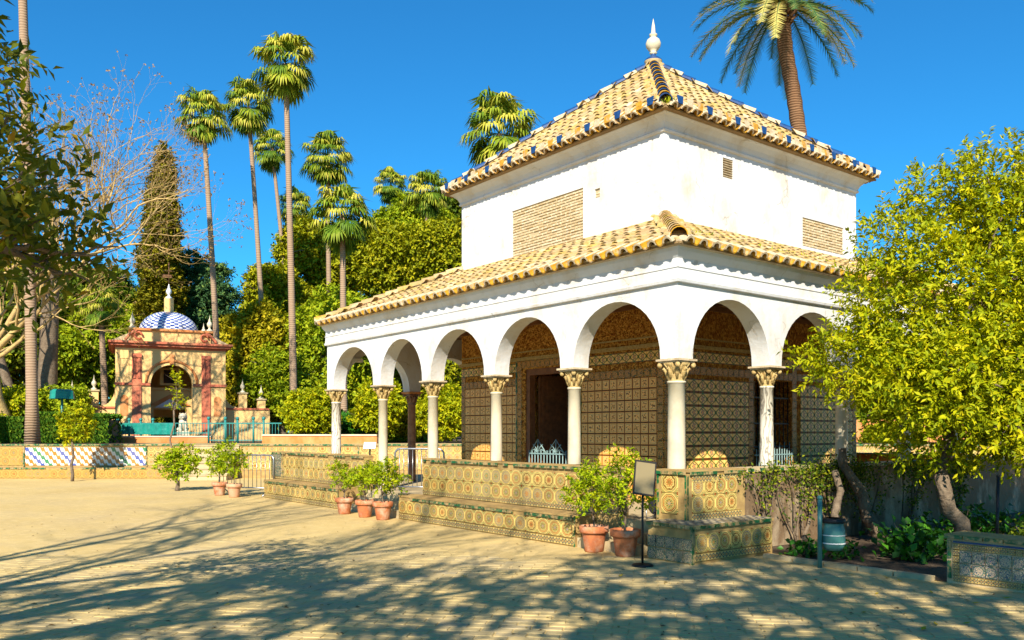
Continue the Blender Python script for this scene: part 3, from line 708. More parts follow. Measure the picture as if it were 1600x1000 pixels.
tiles(pav, 'border_tile', tb, MAT['chborder'], (5.85+.09, c0-.002, FL+.08), 0, 1, 17, .155, .155)
tiles(pav, 'border_tile', tb, MAT['chborder'], (c0+.0775, c0-.002, 2.745), 0, nn, 1, (c1-c0-.155)/(nn-1), .155)
tiles(pav, 'frieze_tile', tfz, MAT['chogee'], (c0+.1, c0-.002, 2.99), 0, 31, 1, (c1-c0-.2)/30, .2)
# door surround of tiles with green fillet, wooden frame and leaf, iron gate
tiles(pav, 'border_tile', tb, MAT['octa_worn'], (c0-.006, 6.10, FL+.08), R(-90), 1, 17, .155, .155)
tiles(pav, 'border_tile', tb, MAT['octa_worn'], (c0-.006, 4.30, FL+.08), R(-90), 1, 17, .155, .155)
tiles(pav, 'border_tile', tb, MAT['octa_worn'], (c0-.006, 6.10, 3.05), R(-90), 13, 1, .15, .155)
m = MB(); m.bx(c0-.03, c0-.004, 6.18, 6.21, FL, 3.16); m.bx(c0-.03, c0-.004, 4.19, 4.22, FL, 3.16); m.bx(c0-.03, c0-.004, 4.22, 6.18, 3.128, 3.158); m.split('green_fillet', MAT['edgegreen'], pav)
door = MB(); door.bx(c0+.02, c0+.16, 5.80, 5.918, FL, 2.948); door.bx(c0+.02, c0+.16, 4.452, 4.57, FL, 2.948); door.bx(c0+.02, c0+.16, 4.57, 5.80, 2.82, 2.948)
dr = door.build('doorway', MAT['wood'], pav)
lf = MB(); lf.bx(c0+.24, c0+1.0, 5.745, 5.79, FL+.02, 2.8)
for zz in (.62, 1.2, 1.85, 2.4):
    lf.bx(c0+.32, c0+.92, 5.725, 5.744, zz, zz+.42)
    lf.bx(c0+.42, c0+.82, 5.712, 5.724, zz+.08, zz+.34)
lf.build('door_leaf', MAT['wood'], dr)
m = MB(); m.bx(c0+WTK, c1-WTK, c0+WTK, c1-WTK, FL-.02+.024, FL+.01); m.build('chamber_floor', MAT['dark'], pav)  # floor coloured near-black to stand in for indoor shade
def gate():
    g = MB(); y0, y1 = 4.62, 5.76
    for i in range(13):
        y = y0+(y1-y0)*i/12; g.tube([(c0-.03, y, FL+.04), (c0-.03, y, 1.28)], .011, 5)
    for z in (FL+.1, 1.2): g.bx(c0-.045, c0-.02, y0, y1, z, z+.025)
    for k in range(2):
        yc = y0+.3+k*.56
        for j in range(5):
            a = j*math.pi/4
            g.tube([(c0-.03, yc, 1.22), (c0-.03, yc+.1*math.cos(a), 1.30+.06*math.sin(a)), (c0-.03, yc+.22*math.cos(a), 1.26+.2*math.sin(a))], .011, 5)
        g.tube([(c0-.03, yc-.25, 1.23), (c0-.03, yc, 1.5), (c0-.03, yc+.25, 1.23)], .012, 5)
    g.build('gate', MAT['bluegrey'], pav)
gate()
g = MB()
for i in range(9):
    x = 4.68+i*.14; g.tube([(x, c0+.05, FL+.1), (x, c0+.05, 2.64)], .012, 5)
for z in (.9, 1.35, 1.8, 2.3): g.bx(4.63, 5.84, c0+.038, c0+.062, z, z+.03)
g.build('window_grille', MAT['iron'], pav)
g = MB()
for i in range(15):
    x = 4.66+i*.082; g.tube([(x, c0-.04, FL+.1), (x, c0-.04, 1.45 if i % 2 else 1.32)], .010, 5)
for z in (.95, 1.2): g.bx(4.6, 5.85, c0-.05, c0-.03, z, z+.022)
g.build('window_railing', MAT['bluegrey'], pav)
# cctv-like bracket/lamp under the far arcade
m = MB(); m.bx(.2, .6, L-.2, L-.1, 3.3, 3.38); m.build('wall_lamp', MAT['whitepaint'], pav)

# ---- roofs
def barrel(w, l, hgt, seg=6, taper=.82, thick=.014, concave=False):
    m = MB(); vs = []; sg = -1 if concave else 1
    for yy, k in ((0, 1.0), (l, taper)):
        for rr in (0, thick):
            for i in range(seg+1):
                a = math.pi*i/seg; r = w/2*k-rr
                vs.append((-r*math.cos(a), yy, sg*(hgt-rr)*k*math.sin(a)))
    n = seg+1; fs = []
    for i in range(seg):
        o1, o2, i1, i2 = i, i+1, 2*n+i, 2*n+i+1
        q = (o1, o2, i2, i1); fs.append(q if sg > 0 else q[::-1])
        q = (n+i, n+i+1, i+1, i); fs.append(q if sg > 0 else q[::-1])
        if concave: fs.append((n+i+1, n+i, 3*n+i, 3*n+i+1)[::-1] if False else (n+i, n+i+1, 3*n+i+1, 3*n+i))
    m.add(vs, fs, smooth=False); return m
def side_basis(k):
    """k=0 left (-x), 1 right (-y), 2 far(+x), 3 back(+y): outward normal, along"""
    n = [Vector((-1, 0, 0)), Vector((0, -1, 0)), Vector((1, 0, 0)), Vector((0, 1, 0))][k]
    e = Vector((0, 0, 1)).cross(n)*1.0
    return n, e
def roof(H, ze, rise, run, sp, crs, blue, singles, nm):
    ph = math.atan2(rise, run); sl = math.hypot(rise, run); ctr = Vector((CC, CC, 0))
    base = MB(); Ht = H-run
    for k in range(4):
        n, e = side_basis(k)
        p = [ctr+n*H-e*H, ctr+n*H+e*H, ctr+n*Ht+e*Ht, ctr+n*Ht-e*Ht]
        zs = [ze, ze, ze+rise, ze+rise]
        if Ht < .01: base.add([(q.x, q.y, z) for q, z in zip(p[:3], zs)], [(0, 1, 2)])
        else: base.add([(q.x, q.y, z) for q, z in zip(p, zs)], [(0, 1, 2, 3)])
        for j in (1,):
            pass
    # soffit
    base.add([(CC-H, CC-H, ze-.03), (CC+H, CC-H, ze-.03), (CC+H, CC+H, ze-.03), (CC-H, CC+H, ze-.03)], [(3, 2, 1, 0)])
    base.add([(CC+a*H, CC+b*H, z) for z in (ze-.03, ze) for a, b in ((-1, -1), (1, -1), (1, 1), (-1, 1))], [(i, (i+1) % 4, 4+(i+1) % 4, 4+i) for i in range(4)])
    base.build('roof_bed', MAT['roofbase'], pav)
    cov = barrel(sp*.66, crs*1.32, .068, 6, .8); covm = cov.mesh('roof_tile')
    panm = barrel(sp*.54, .38, .10, 7, .95, .02, True).mesh('eave_tile')
    arcm = barrel(sp*.62, .34, .085, 7, .9, .028).mesh('eave_cover')
    pl = MB(); pl.add([(-sp*.27, -.035, -.01), (sp*.27, -.035, -.01), (sp*.30, .16, .035), (-sp*.30, .16, .035), (-sp*.27, -.035, -.03), (sp*.27, -.035, -.03)], [(0, 1, 2, 3), (4, 5, 1, 0)]); plm = pl.mesh('eave_plate')
    cand = []; rest = MB(); cnt = 0
    for k in range(4):
        n, e = side_basis(k); s = (-n)*math.cos(ph)+Vector((0, 0, math.sin(ph))); nn_ = e.cross(s).normalized()
        ncol = int(round(2*H/sp)); nrow = int(sl/crs)
        rot = Matrix((( e.x, s.x, nn_.x, 0), (e.y, s.y, nn_.y, 0), (e.z, s.z, nn_.z, 0), (0, 0, 0, 1)))
        for i in range(ncol):
            u = (i+.5-ncol/2)*2*H/ncol
            for j in range(nrow+1):
                v = j*crs
                half = H-v*math.cos(ph)
                if abs(u) > half-.08 or v > sl-.1: continue
                p = ctr+n*H+Vector((0, 0, ze))+e*(u+random.uniform(-.018, .018))+s*(v+random.uniform(-.03, .03))+nn_*.012
                tilt = Matrix.Rotation(R(-3.0), 4, 'X') @ Matrix.Rotation(random.uniform(-.06, .06), 4, 'Z')
                M_ = Matrix.Translation(p) @ rot @ tilt
                w = (A0 + Matrix.Rotation(TH, 3, 'Z') @ p)
                cand.append((w.y if k < 2 else 99+w.y, M_, j))
            if k < 2 or True:
                u2 = u+H/ncol
                p = ctr+n*(H+.10)+Vector((0, 0, ze+.045))+e*u2
                tl = Matrix.Rotation(random.uniform(-.03, .03), 4, 'Z')
                if abs(u2) < H-.02:
                    link('eave_tile', panm, MAT['eaveY'], pav, M=Matrix.Translation(p) @ rot @ tl)
                    pm = (MAT['eaveB'], MAT['eaveW'], MAT['eaveY'])[i % 3] if blue else MAT['eaveY']
                    if blue:
                        q = plm.copy() if False else plm
                        o = link('eave_plate', plates[i % 3], None, pav, M=Matrix.Translation(p+Vector((0, 0, .012))) @ rot)
                p = ctr+n*(H+.075)+Vector((0, 0, ze-.015))+e*u
                link('eave_cover', arcm, MAT['eaveW'], pav, M=Matrix.Translation(p) @ rot @ tl)
    cand.sort(key=lambda t: t[0])
    for q, (d, M_, j) in enumerate(cand):
        if q < singles: link('roof_tile', covm, MAT['roof'], pav, M=M_)
        else:
            rest.cur = random.random(); rest.add([M_ @ Vector(v) for v in cov.v], cov.f)
    o = rest.build(nm, MAT['roof'], pav); o['kind'] = 'stuff'
    # hips
    hipm = [barrel(.24, .40, .12, 7, .8).mesh('hip_tile') for _ in range(3)]
    mats = [MAT['eaveW'], MAT['eaveB'], MAT['eaveY']] if blue else [MAT['roof'], MAT['roof'], MAT['eaveY']]
    for q in range(3): hipm[q].materials.append(mats[q])
    for sx, sy in ((-1, -1), (1, -1), (1, 1), (-1, 1)):
        a = Vector((CC+sx*H, CC+sy*H, ze)); b = Vector((CC+sx*Ht, CC+sy*Ht, ze+rise)); d = (b-a); ll = d.length; d.normalize()
        e = d.cross(Vector((0, 0, 1))).normalized(); nn_ = e.cross(d)
        rot = Matrix(((e.x, d.x, nn_.x, 0), (e.y, d.y, nn_.y, 0), (e.z, d.z, nn_.z, 0), (0, 0, 0, 1)))
        for i in range(int(ll/.30)):
            p = a+d*(i*.30)+nn_*.07
            link('hip_tile', hipm[((i % 2)+1 if (sx < 0 and sy < 0) else i % 2) if blue else (2 if i == 0 else 0)], None, pav, M=Matrix.Translation(p) @ rot @ Matrix.Rotation(R(-3), 4, 'X'))
        hb = MB(); hb.tube([a+d*.2+nn_*.02, b+nn_*.02], .09, 8)
        hb.build('hip_mortar', MAT['roof'], pav)
plates = []
for nm_ in ('eaveB', 'eaveW', 'eaveY'):
    pl = MB(); sp = .26; pl.add([(-sp*.24, -.0, 0.0), (sp*.24, -.0, 0.0), (sp*.33, .09, .10), (-sp*.33, .09, .10), (-sp*.24, .02, -.018), (sp*.24, .02, -.018)], [(0, 1, 2, 3), (4, 5, 1, 0)])
    q = pl.mesh('eave_plate'); q.materials.append(MAT[nm_]); plates.append(q)
roof(CC+.33, 4.17, 1.13, 2.44, .268, .30, False, 170, 'lower_roof_tiles')
roof(CC-s0+.30, 7.12, 2.68, CC-s0+.30, .26, .33, True, 125, 'upper_roof_tiles')
# roof underlay ring (mortar) between cornice and eave
m = MB(); ring(m, [(.0, ZT+.47), (.10, ZT+.47), (.17, ZT+.485), (.18, ZT+.53), (.0, ZT+.53)], CC, CC, h); m.build('eave_board', MAT['eaveW'], pav)
# finial
z = 9.62
m = MB(); m.lathe([(.17, z-.1), (.16, z+.2), (.19, z+.26), (.20, z+.30)], 20, (CC, CC, 0)); fb = m.build('finial_base', MAT['stone'], pav)
m = MB(); m.lathe([(.20, z+.30), (.19, z+.33), (.13, z+.38), (.06, z+.40), (.055, z+.46)], 20, (CC, CC, 0)); m.build('finial_cup', MAT['eaveB'], pav)
m = MB(); m.lathe([(.055, z+.46), (.09, z+.49), (.06, z+.52), (.11, z+.56), (.16, z+.63), (.17, z+.70), (.14, z+.78), (.07, z+.84), (.05, z+.86), (.09, z+.88), (.085, z+.91), (.05, z+.93), (.035, z+1.1), (.001, z+1.27)], 20, (CC, CC, 0)); m.build('finial', MAT['marble'], pav)
# weeds on the roof edges
def weeds(lx, ly, z, n, s=.12, spread=.3, dirv=(1, 0, 0)):
    d = np.array(dirv); P = np.array([lx, ly, z])+rng.random((n, 1))*d[None, :]*spread+rng.normal(size=(n, 3))*.02
    D = rng.normal(size=(n, 3))*.5+np.array([0, 0, 1]); link('weeds', leaves('weeds', P, D, rng.normal(size=(n, 3)), s*rng.uniform(.5, 1, n), .02, MAT['greenleaf'], rng.random(n)), None, pav)['kind'] = 'stuff'
weeds(c0-.5, c0-.5, 7.2-.0, 0+40, .14, .2) if False else None
weeds(CC-(CC-s0+.3)+.0, CC-(CC-s0+.3)+.0, 7.16, 60, .16, .18)
weeds(s0-.1, s0-.12, 5.2, 160, .12, 2.2)
weeds(1.0, .6, 4.62, 220, .09, 4.0); weeds(.3, .3, 4.35, 120, .10, .9)
for k in range(10): weeds(random.uniform(2.4, 3.4), random.uniform(2.4, 6), 7.5, 14, .1, .1) if False else None

# ================================================================== TILED BENCH WALLS (building axes)
t27 = tile_mesh('octagon_tile', .27, .245); tbord = tile_mesh('border_tile', .135, .11); tedge = tile_mesh('edge_tile', .13, .052, .016)
tb27 = tile_mesh('bench_tile', .27, .235)
def bench_wall(label, ly0, ly1, by0, by1, mat, worn='octa', org=None):
    """wall whose face looks toward -x at lx=-.33, bench in front to lx=-.75"""
    t = thing('tiled_bench_wall', label, 'bench', BL(-.33, ly0), TH)
    n = ly1-ly0
    m = MB(); m.bx(0, .20 if True else .2, 0, n, 0, WT-.03); m.build('wall', MAT['benchtop'], t)
    m = MB(); m.bx(-.02, .21, -.012, n+.012, WT-.028, WT); m.build('coping', MAT['benchtop'], t)
    b0, b1 = by0-ly0, by1-ly0
    m = MB(); m.bx(-.42, -.002, b0, b1, 0, .425); m.build('seat_base', MAT['benchtop'], t)
    m = MB(); m.bx(-.435, -.003, b0-.01, b1+.01, .427, .455); m.build('seat', MAT['benchtop'], t)
    k = int(n/.27); d = n/k
    tiles(t, 'octagon_tile', t27, mat, (-.001, n-d/2, .655), R(-90), k, 2, d, .245)
    k2 = int(n/.135); d2_ = n/k2
    tiles(t, 'border_tile', tbord, MAT['border'], (-.001, n-d2_/2, .515), R(-90), k2, 1, d2_, .11)
    k3 = int(n/.14); d3 = n/k3
    tiles(t, 'edge_tile', tedge, MAT['edgegreen'], (-.022, n-d3/2, WT-.043), R(-90), k3, 1, d3, .05, skip=lambda i, k: random.random() < .12)
    kb = int((b1-b0)/.27); db = (b1-b0)/kb
    tiles(t, 'bench_tile', tb27, mat, (-.421, b1-db/2, .245), R(-90), kb, 1, db, .235)
    kb2 = int((b1-b0)/.135); db2 = (b1-b0)/kb2
    tiles(t, 'border_tile', tbord, MAT['border'], (-.421, b1-db2/2, .068), R(-90), kb2, 1, db2, .11)
    kb3 = int((b1-b0)/.14); db3 = (b1-b0)/kb3
    tiles(t, 'edge_tile', tedge, MAT['edgegreen'], (-.437, b1-db3/2, .40), R(-90), kb3, 1, db3, .05, skip=lambda i, k: random.random() < .12)
    # end faces looking toward the camera (-y)
    tiles(t, 'border_tile', tbord, MAT['border'], (.07, -.001, .12), 0, 1, 9, .135, .11)
    for a in (b0, b1): pass
    m = MB(); m.bx(-.436, -.422, b0-.02, b0-.001, .0, .43); m.split('green_fillet', MAT['edgegreen'], t)
    return t
bench_wall('long tiled bench wall of bright octagon tiles right of the three pots', .78, 6.0, 1.25, 6.18, MAT['octa'])
lb = bench_wall('long tiled bench wall of worn yellow tiles left of the three pots', 8.35, 13.35, 8.75, 12.85, MAT['octa_worn'])
# dark arabesque panel and fillet at its far end
tiles(lb, 'panel_tile', tile_mesh('panel_tile', .2, .2), MAT['darkarab'], (-.014, 4.9, .62), R(-90), 3, 3, .2, .2)
m = MB(); m.bx(-.03, -.016, 4.28, 4.31, .46, 1.1); m.bx(-.03, -.016, 5.0, 5.03, .46, 1.1); m.split('green_fillet', MAT['edgegreen'], lb)

# corner pedestal and bench
cp = thing('tiled_corner_bench', 'tile-clad corner pedestal with a dark shaded tiled bench round its foot', 'bench', BL(-.3, -.477), TH)
m = MB(); m.bx(0, .33, 0, .57, 0, WT-.03); m.bx(.33, 1.17, 0, .33, 0, WT-.03); m.build('wall', MAT['benchtop'], cp)
m = MB(); m.bx(-.02, .34, -.02, .59, WT-.028, WT); m.bx(.34, 1.19, -.02, .35, WT-.028, WT); m.build('coping', MAT['benchtop'], cp)
m = MB(); m.bx(-.42, -.002, -.41, .33, 0, .45); m.bx(-.001, 1.22, -.41, -.002, 0, .45); m.build('seat_base', MAT['benchtop'], cp)
m = MB(); m.bx(-.435, -.003, -.425, .345, .452, .49); m.bx(-.002, 1.235, -.425, -.003, .452, .49)
seat = m.build('seat', None or MAT['benchtop'], cp)
def checktop():
    m = Mt('checked_seat_tile', .4, .4); ck = m.n('ShaderNodeTexChecker'); ck.inputs['Scale'].default_value = 16
    ck.inputs['Color1'].default_value = (.35, .3, .2, 1); ck.inputs['Color2'].default_value = (.06, .07, .08, 1); m.l(m.coord('Object'), ck.inputs[0])
    m.col(m.mix(m.step(m.noise(9, None, 5), .5, .65), ck.outputs[0], (.2, .15, .09))); return m.m
m = MB()
for i in range(6):
    for j in range(3): pass
ckm = checktop()
sm_ = tile_mesh('seat_tile', .13, .13, .006)
for (x0, x1, y0, y1) in ((-.435, -.0, -.425, .34), (.0, 1.235, -.425, -.0)):
    nx_, ny_ = max(1, int((x1-x0)/.13)), max(1, int((y1-y0)/.13))
    for i in range(nx_):
        for j in range(ny_):
            M_ = Matrix.Translation((x0+(i+.5)*(x1-x0)/nx_, y0+(j+.5)*(y1-y0)/ny_, .4905)) @ Matrix.Rotation(R(-90), 4, 'X')
            link('seat_tile', sm_, ckm, cp, M=M_)
t_ar = tile_mesh('arabesque_tile', .15, .15)
tiles(cp, 'arabesque_tile', t_ar, MAT['darkarab'], (-.421, .26, .09), R(-90), 5, 2, .15, .155)
tiles(cp, 'edge_tile', tedge, MAT['edgegreen'], (-.437, .28, .465), R(-90), 6, 1, .13, .05)
tiles(cp, 'bench_tile', tile_mesh('bench_tile', .22, .235), MAT['octa'], (-.26, -.411, .265), 0, 7, 1, .225, .235)
tiles(cp, 'border_tile', tbord, MAT['border'], (-.33, -.411, .09), 0, 12, 1, .13, .11)
tiles(cp, 'edge_tile', tedge, MAT['edgegreen'], (-.36, -.427, .465), 0, 12, 1, .133, .05)
tiles(cp, 'bench_tile', tile_mesh('bench_tile', .29, .28), MAT['octa'], (-.001, .33, .70), R(-90), 1, 2, .3, .28)
tiles(cp, 'bench_tile', tile_mesh('bench_tile', .225, .235), MAT['octa'], (.16, -.001, .70), 0, 4, 2, .235, .235)
tiles(cp, 'border_tile', tbord, MAT['border'], (.12, -.001, .535), 0, 8, 1, .128, .10)
tiles(cp, 'border_tile', tbord, MAT['border'], (.12, -.001, .99+.045), 0, 8, 1, .128, .09)
tiles(cp, 'edge_tile', tedge, MAT['edgegreen'], (.05, -.022, WT-.043), 0, 8, 1, .14, .05, skip=lambda i, k: i in (4,))
tiles(cp, 'edge_tile', tedge, MAT['edgegreen'], (-.022, .52, WT-.043), R(-90), 4, 1, .14, .05)
m = MB(); m.bx(-.016, -.001, .045, .065, .49, WT-.07); m.bx(-.016, -.001, .006, .02, .49, WT-.07); m.bx(-.016, -.001, .52, .55, .49, WT-.07); m.bx(-.434, -.422, -.412, -.38, 0, .45); m.bx(-.434, -.40, -.424, -.412, 0, .45); m.split('green_fillet', MAT['edgegreen'], cp)
# steps in the opening
st = thing('entrance_steps', 'low stone steps behind the two large pots, between the bench walls', 'steps', BL(-.3, .12), TH)
for i in range(2):
    m = MB(); m.bx(-.42+i*.25, .3, .005, 1.1, i*.14, .14+i*.14-.002); m.build('step', MAT['stone'], st)
st = thing('entrance_steps', 'low stone steps behind the three small pots, in front of the crowd barrier', 'steps', BL(-.3, 6.2), TH)
for i in range(2):
    m = MB(); m.bx(-.42+i*.25, .3, .0, 2.1, i*.14, .14+i*.14-.002); m.build('step', MAT['stone'], st)

# plaster garden wall running right
gw = thing('plaster_garden_wall', 'weathered plaster garden wall with climbing vine stems right of the corner bench', 'wall', BL(.875, -.475), TH)
m = MB(); m.bx(0, 11.5, .0, .25, -.1, WT-.06); m.build('wall', MAT['oldwall'], gw)
m = MB(); m.bx(.022, 11.5, -.025, .27, WT-.058, WT); m.build('coping', MAT['stone'], gw)
tiles(gw, 'edge_tile', tedge, MAT['edgegreen'], (.1, -.026, WT-.03), 0, 60, 1, .14, .05, skip=lambda i, k: random.random() < .2)
# rest of the parapet behind/right side of pavilion
pw = thing('rear_parapet', 'low tiled parapet under the far side columns of the pavilion', 'wall', BL(L-.1, .3), TH)
m = MB(); m.bx(0, .25, 0, L+2.4, 0, WT-.03); m.build('wall', MAT['octa_worn'], pw); m = MB(); m.bx(-.02, .27, 0, L+2.4, WT-.029, WT); m.build('coping', MAT['edgegreen'], pw)
pw = thing('rear_parapet', 'low tiled parapet with green edge behind the dark brown columns', 'wall', BL(4.8, L-.1), TH)
m = MB(); m.bx(0, L-5, 0, .25, 0, WT-.03); m.build('wall', MAT['octa_worn'], pw); m = MB(); m.bx(-.02, L-5, -.02, .27, WT-.029, WT); m.build('coping', MAT['edgegreen'], pw)
# tiled block bench far right
rb = thing('tiled_bench_block', 'tiled bench block with blue and cream bird tiles at the right edge of the paving', 'bench', BL(.575, -3.36), TH)
m = MB(); m.bx(0, .42, -2.2, 0, 0, .49); m.build('seat_base', MAT['stone'], rb)
m = MB(); m.bx(-.02, .44, -2.2, .02, .492, .535); m.build('seat', MAT['benchtop'], rb)
tiles(rb, 'edge_tile', tile_mesh('edge_tile', .2, .05, .02), MAT['edgegreen'], (-.021, -.08, .51), R(-90), 10, 1, .205, .05)
tiles(rb, 'edge_tile', tile_mesh('edge_tile', .045, .2, .014), MAT['edgegreen'], (-.001, -.03, .15), R(-90), 1, 2, .1, .22)
tiles(rb, 'bird_tile', tile_mesh('bird_tile', .13, .13), MAT['darkarab2'] if 'darkarab2' in MAT else tile_mat('bird_tile', 'arabesque', (.62, .5, .33), ((.42, .16, .03), (.08, .09, .22), (.03, .12, .07), BRN, (.05, .06, .14)), (.45, .34, .2), (.56, .7)), (-.001, -.20, .165), R(-90), 14, 2, .132, .132)
tiles(rb, 'border_tile', tile_mesh('border_tile', .07, .07), MAT['border'], (-.001, -.10, .06), R(-90), 28, 1, .07, .07)
tiles(rb, 'border_tile', tile_mesh('border_tile', .07, .07), MAT['border'], (-.001, -.10, .405), R(-90), 28, 1, .07, .07)
tiles(rb, 'border_tile', tile_mesh('border_tile', .07, .07), MAT['border'], (-.001, -.10, .13), R(-90), 1, 4, .07, .07)
m = MB(); m.bx(-.013, -.001, -2.1, -.07, .447, .465); m.build('blue_fillet', MAT['eaveB'], rb)

# ================================================================== FAR TILED WALL + STEPS
fw = thing('far_tiled_wall', 'long low far wall with tiled bench and blue and white diagonal tile panel', 'wall', (-25, 30, 0))
def panel(parent, x0, x1, z0, z1, y, mat, su, sv, nm='tile_panel', t=.02):
    m = MB(); m.add([(x0, y, z0), (x1, y, z0), (x1, y, z1), (x0, y, z1), (x0, y-t, z0), (x1, y-t, z0), (x1, y-t, z1), (x0, y-t, z1)], [(4, 5, 6, 7), (0, 1, 5, 4), (1, 2, 6, 5), (2, 3, 7, 6), (3, 0, 4, 7)],
        [[(0, 0), ((x1-x0)/su, 0), ((x1-x0)/su, (z1-z0)/sv), (0, (z1-z0)/sv)]]*5)
    return m.build(nm, mat, parent)
m = MB(); m.bx(-4, 13.5, 0, .3, 0, TZ-.04); m.bx(15.3, 60, 0, .3, 0, TZ-.04); m.build('wall', MAT['benchtop'], fw)
m = MB(); m.bx(-4, 13.5, -.04, .32, TZ-.038, TZ+.02); m.bx(15.3, 60, -.04, .32, TZ-.038, TZ+.02); m.build('coping', MAT['edgegreen'], fw)
m = MB(); m.bx(-4, 13.4, -.62, -.021, 0, .40); m.build('seat', MAT['benchtop'], fw)
Xw = lambda px, Z=30: (px-800)/F*Z+25
xs = [-4, 1.0, Xw(38), Xw(229), Xw(300)]
panel(fw, -4, Xw(36), .46, 1.1, -.001, MAT['octa_worn'], .3, .3); panel(fw, Xw(40), Xw(228), .46, 1.1, -.001, MAT['diag'], .28, .28)
panel(fw, Xw(231), 13.4, .46, 1.1, -.001, MAT['octa'], .25, .25); panel(fw, -4, 13.4, .05, .34, -.621, MAT['octa_worn'], .28, .28)
panel(fw, 15.4, 60, .3, 1.1, -.001, MAT['octa'], .3, .3)
m = MB()
for xx in (Xw(38), Xw(229.5), Xw(470), Xw(560)): m.bx(xx-.03, xx+.03, -.04, -.002, .42, 1.14)
m.split('green_fillet', MAT['edgegreen'], fw)
m = MB()
for i in range(70):
    if random.random() < .5: m.bx(-4+i*.25, -4+i*.25+.22, -.65, -.62, .36, .405)
m.build('seat_edge', MAT['edgegreen'], fw)
fs_ = thing('stone_steps', 'pale stone steps climbing to the upper garden between the far wall and the crowd barrier', 'steps', (-11.5, 30, 0))
for i in range(6):
    m = MB(); m.bx(0.02, 1.75, -1.3+i*.27, .35, i*.2+.001, i*.2+.2-.042); m.bx(-.0, 1.78, -1.3+i*.27-.035, .35, i*.2+.16, i*.2+.198); m.build('step', MAT['stone'], fs_)

# ================================================================== LION PAVILION (domed)
RZ = R(25); LP = Vector((-16.18, 40, TZ))
ld = thing('domed_pavilion', 'small yellow and red garden pavilion with blue and white checked dome', 'pavilion', LP, RZ)
def arch_block(m, x0, x1, ax0, ax1, z0, zi, zc, z1, y0, y1, n=16):
    m.bx(x0, ax0, y0, y1, z0, z1); m.bx(ax1, x1, y0, y1, z0, z1)
    c = (ax0+ax1)/2; r = (ax1-ax0)/2
    arc = [(c-r*math.cos(math.pi*i/n), zi+(zc-zi)*math.sin(math.pi*i/n)) for i in range(n+1)]
    for y, f in ((y0, 1), (y1, -1)):
        vs = [(x, y, z) for x, z in arc]+[(x, y, z1) for x, z in arc]
        m.add(vs, [(i, i+1, n+2+i, n+1+i)[::f] for i in range(n)])
    m.add([(x, y0, z) for x, z in arc]+[(x, y1, z) for x, z in arc], [(i+1, i, n+1+i, n+2+i) for i in range(n)])
HW = 2.42
m = MB(); arch_block(m, -HW, HW, -.92, .92, 0, 2.72, 3.62, 4.35, -.25, .25); m.build('front_wall', MAT['cream'], ld)
m = MB(); m.bx(-HW, -HW+.4, .251, 4.2, 0, 4.35); m.bx(HW-.4, HW, .251, 4.2, 0, 4.35); m.build('side_wall', MAT['cream'], ld)
m = MB(); arch_block(m, -HW+.4, HW-.4, -.75, .75, 0, 1.2, 1.21, 4.35, 3.8, 4.2); m.build('back_wall', MAT['cream'], ld)
m = MB(); m.bx(-HW+.4, HW-.4, .26, 3.79, 4.2, 4.34); m.build('vault', MAT['ochrestone'], ld)
# inner portal
m = MB(); arch_block(m, -1.3, 1.3, -.72, .72, 0, 1.55, 1.56, 2.5, 1.6, 1.75); m.bx(-1.3, 1.3, 1.5, 1.8, 2.5, 2.62); m.build('inner_portal', MAT['cream'], ld)
m = MB(); prism(m, [(-.95, 1.75), (.95, 1.75), (.0, 2.3)], 1.52, 1.59, 'y'); m.build('pediment', MAT['orange'], ld)
m = MB(); prism(m, [(-.7, 1.64), (.7, 1.64), (.0, 2.08)], 1.46, 1.515, 'y'); m.build('pediment_field', MAT['white'], ld)
m = MB(); m.bx(-.45, .45, 1.62, 1.75, 2.75, 3.6); m.build('inner_niche', MAT['cream'], ld)
m = MB(); m.bx(-.28, .28, 1.6, 1.619, 2.85, 3.5); m.build('niche_shade', MAT['dark'], ld)  # raised near-black panel, the shade of a recess painted on
# red bands, pilasters, archivolt
m = MB()
for x in (-1.52, 1.52): m.bx(x-.2, x+.2, -.31, -.252, 0, 4.1)
m.split('pilaster', MAT['red'], ld)
m = MB()
for x in (-1.52, 1.52):
    m.bx(x-.15, x-.05, -.35, -.312, 2.95, 3.9); m.bx(x+.05, x+.15, -.35, -.312, 2.95, 3.9); m.bx(x-.22, x+.22, -.37, -.312, 3.92, 4.08)
m.split('pilaster_panel', MAT['red'], ld)
m = MB(); m.bx(-HW-.04, -.94, -.33, -.20, 2.62, 2.74) ; m.bx(.94, HW+.04, -.33, -.2, 2.62, 2.74); m.split('impost_band', MAT['red'], ld)
m = MB(); m.tube([(1.12*math.cos(math.pi*i/20), -.27, 2.76+1.05*math.sin(math.pi*i/20)) for i in range(21)], .06, 6); m.bx(-.1, .1, -.36, -.26, 3.66, 4.1); m.build('archivolt', MAT['orange'], ld)
m = MB(); m.bx(-HW-.02, HW+.02, -.28, 4.22, 4.351, 4.45); m.bx(-HW-.2, HW+.2, -.5, 4.4, 4.452, 4.56); m.bx(-HW-.3, HW+.3, -.6, 4.5, 4.562, 4.66); m.build('cornice', MAT['red'], ld)
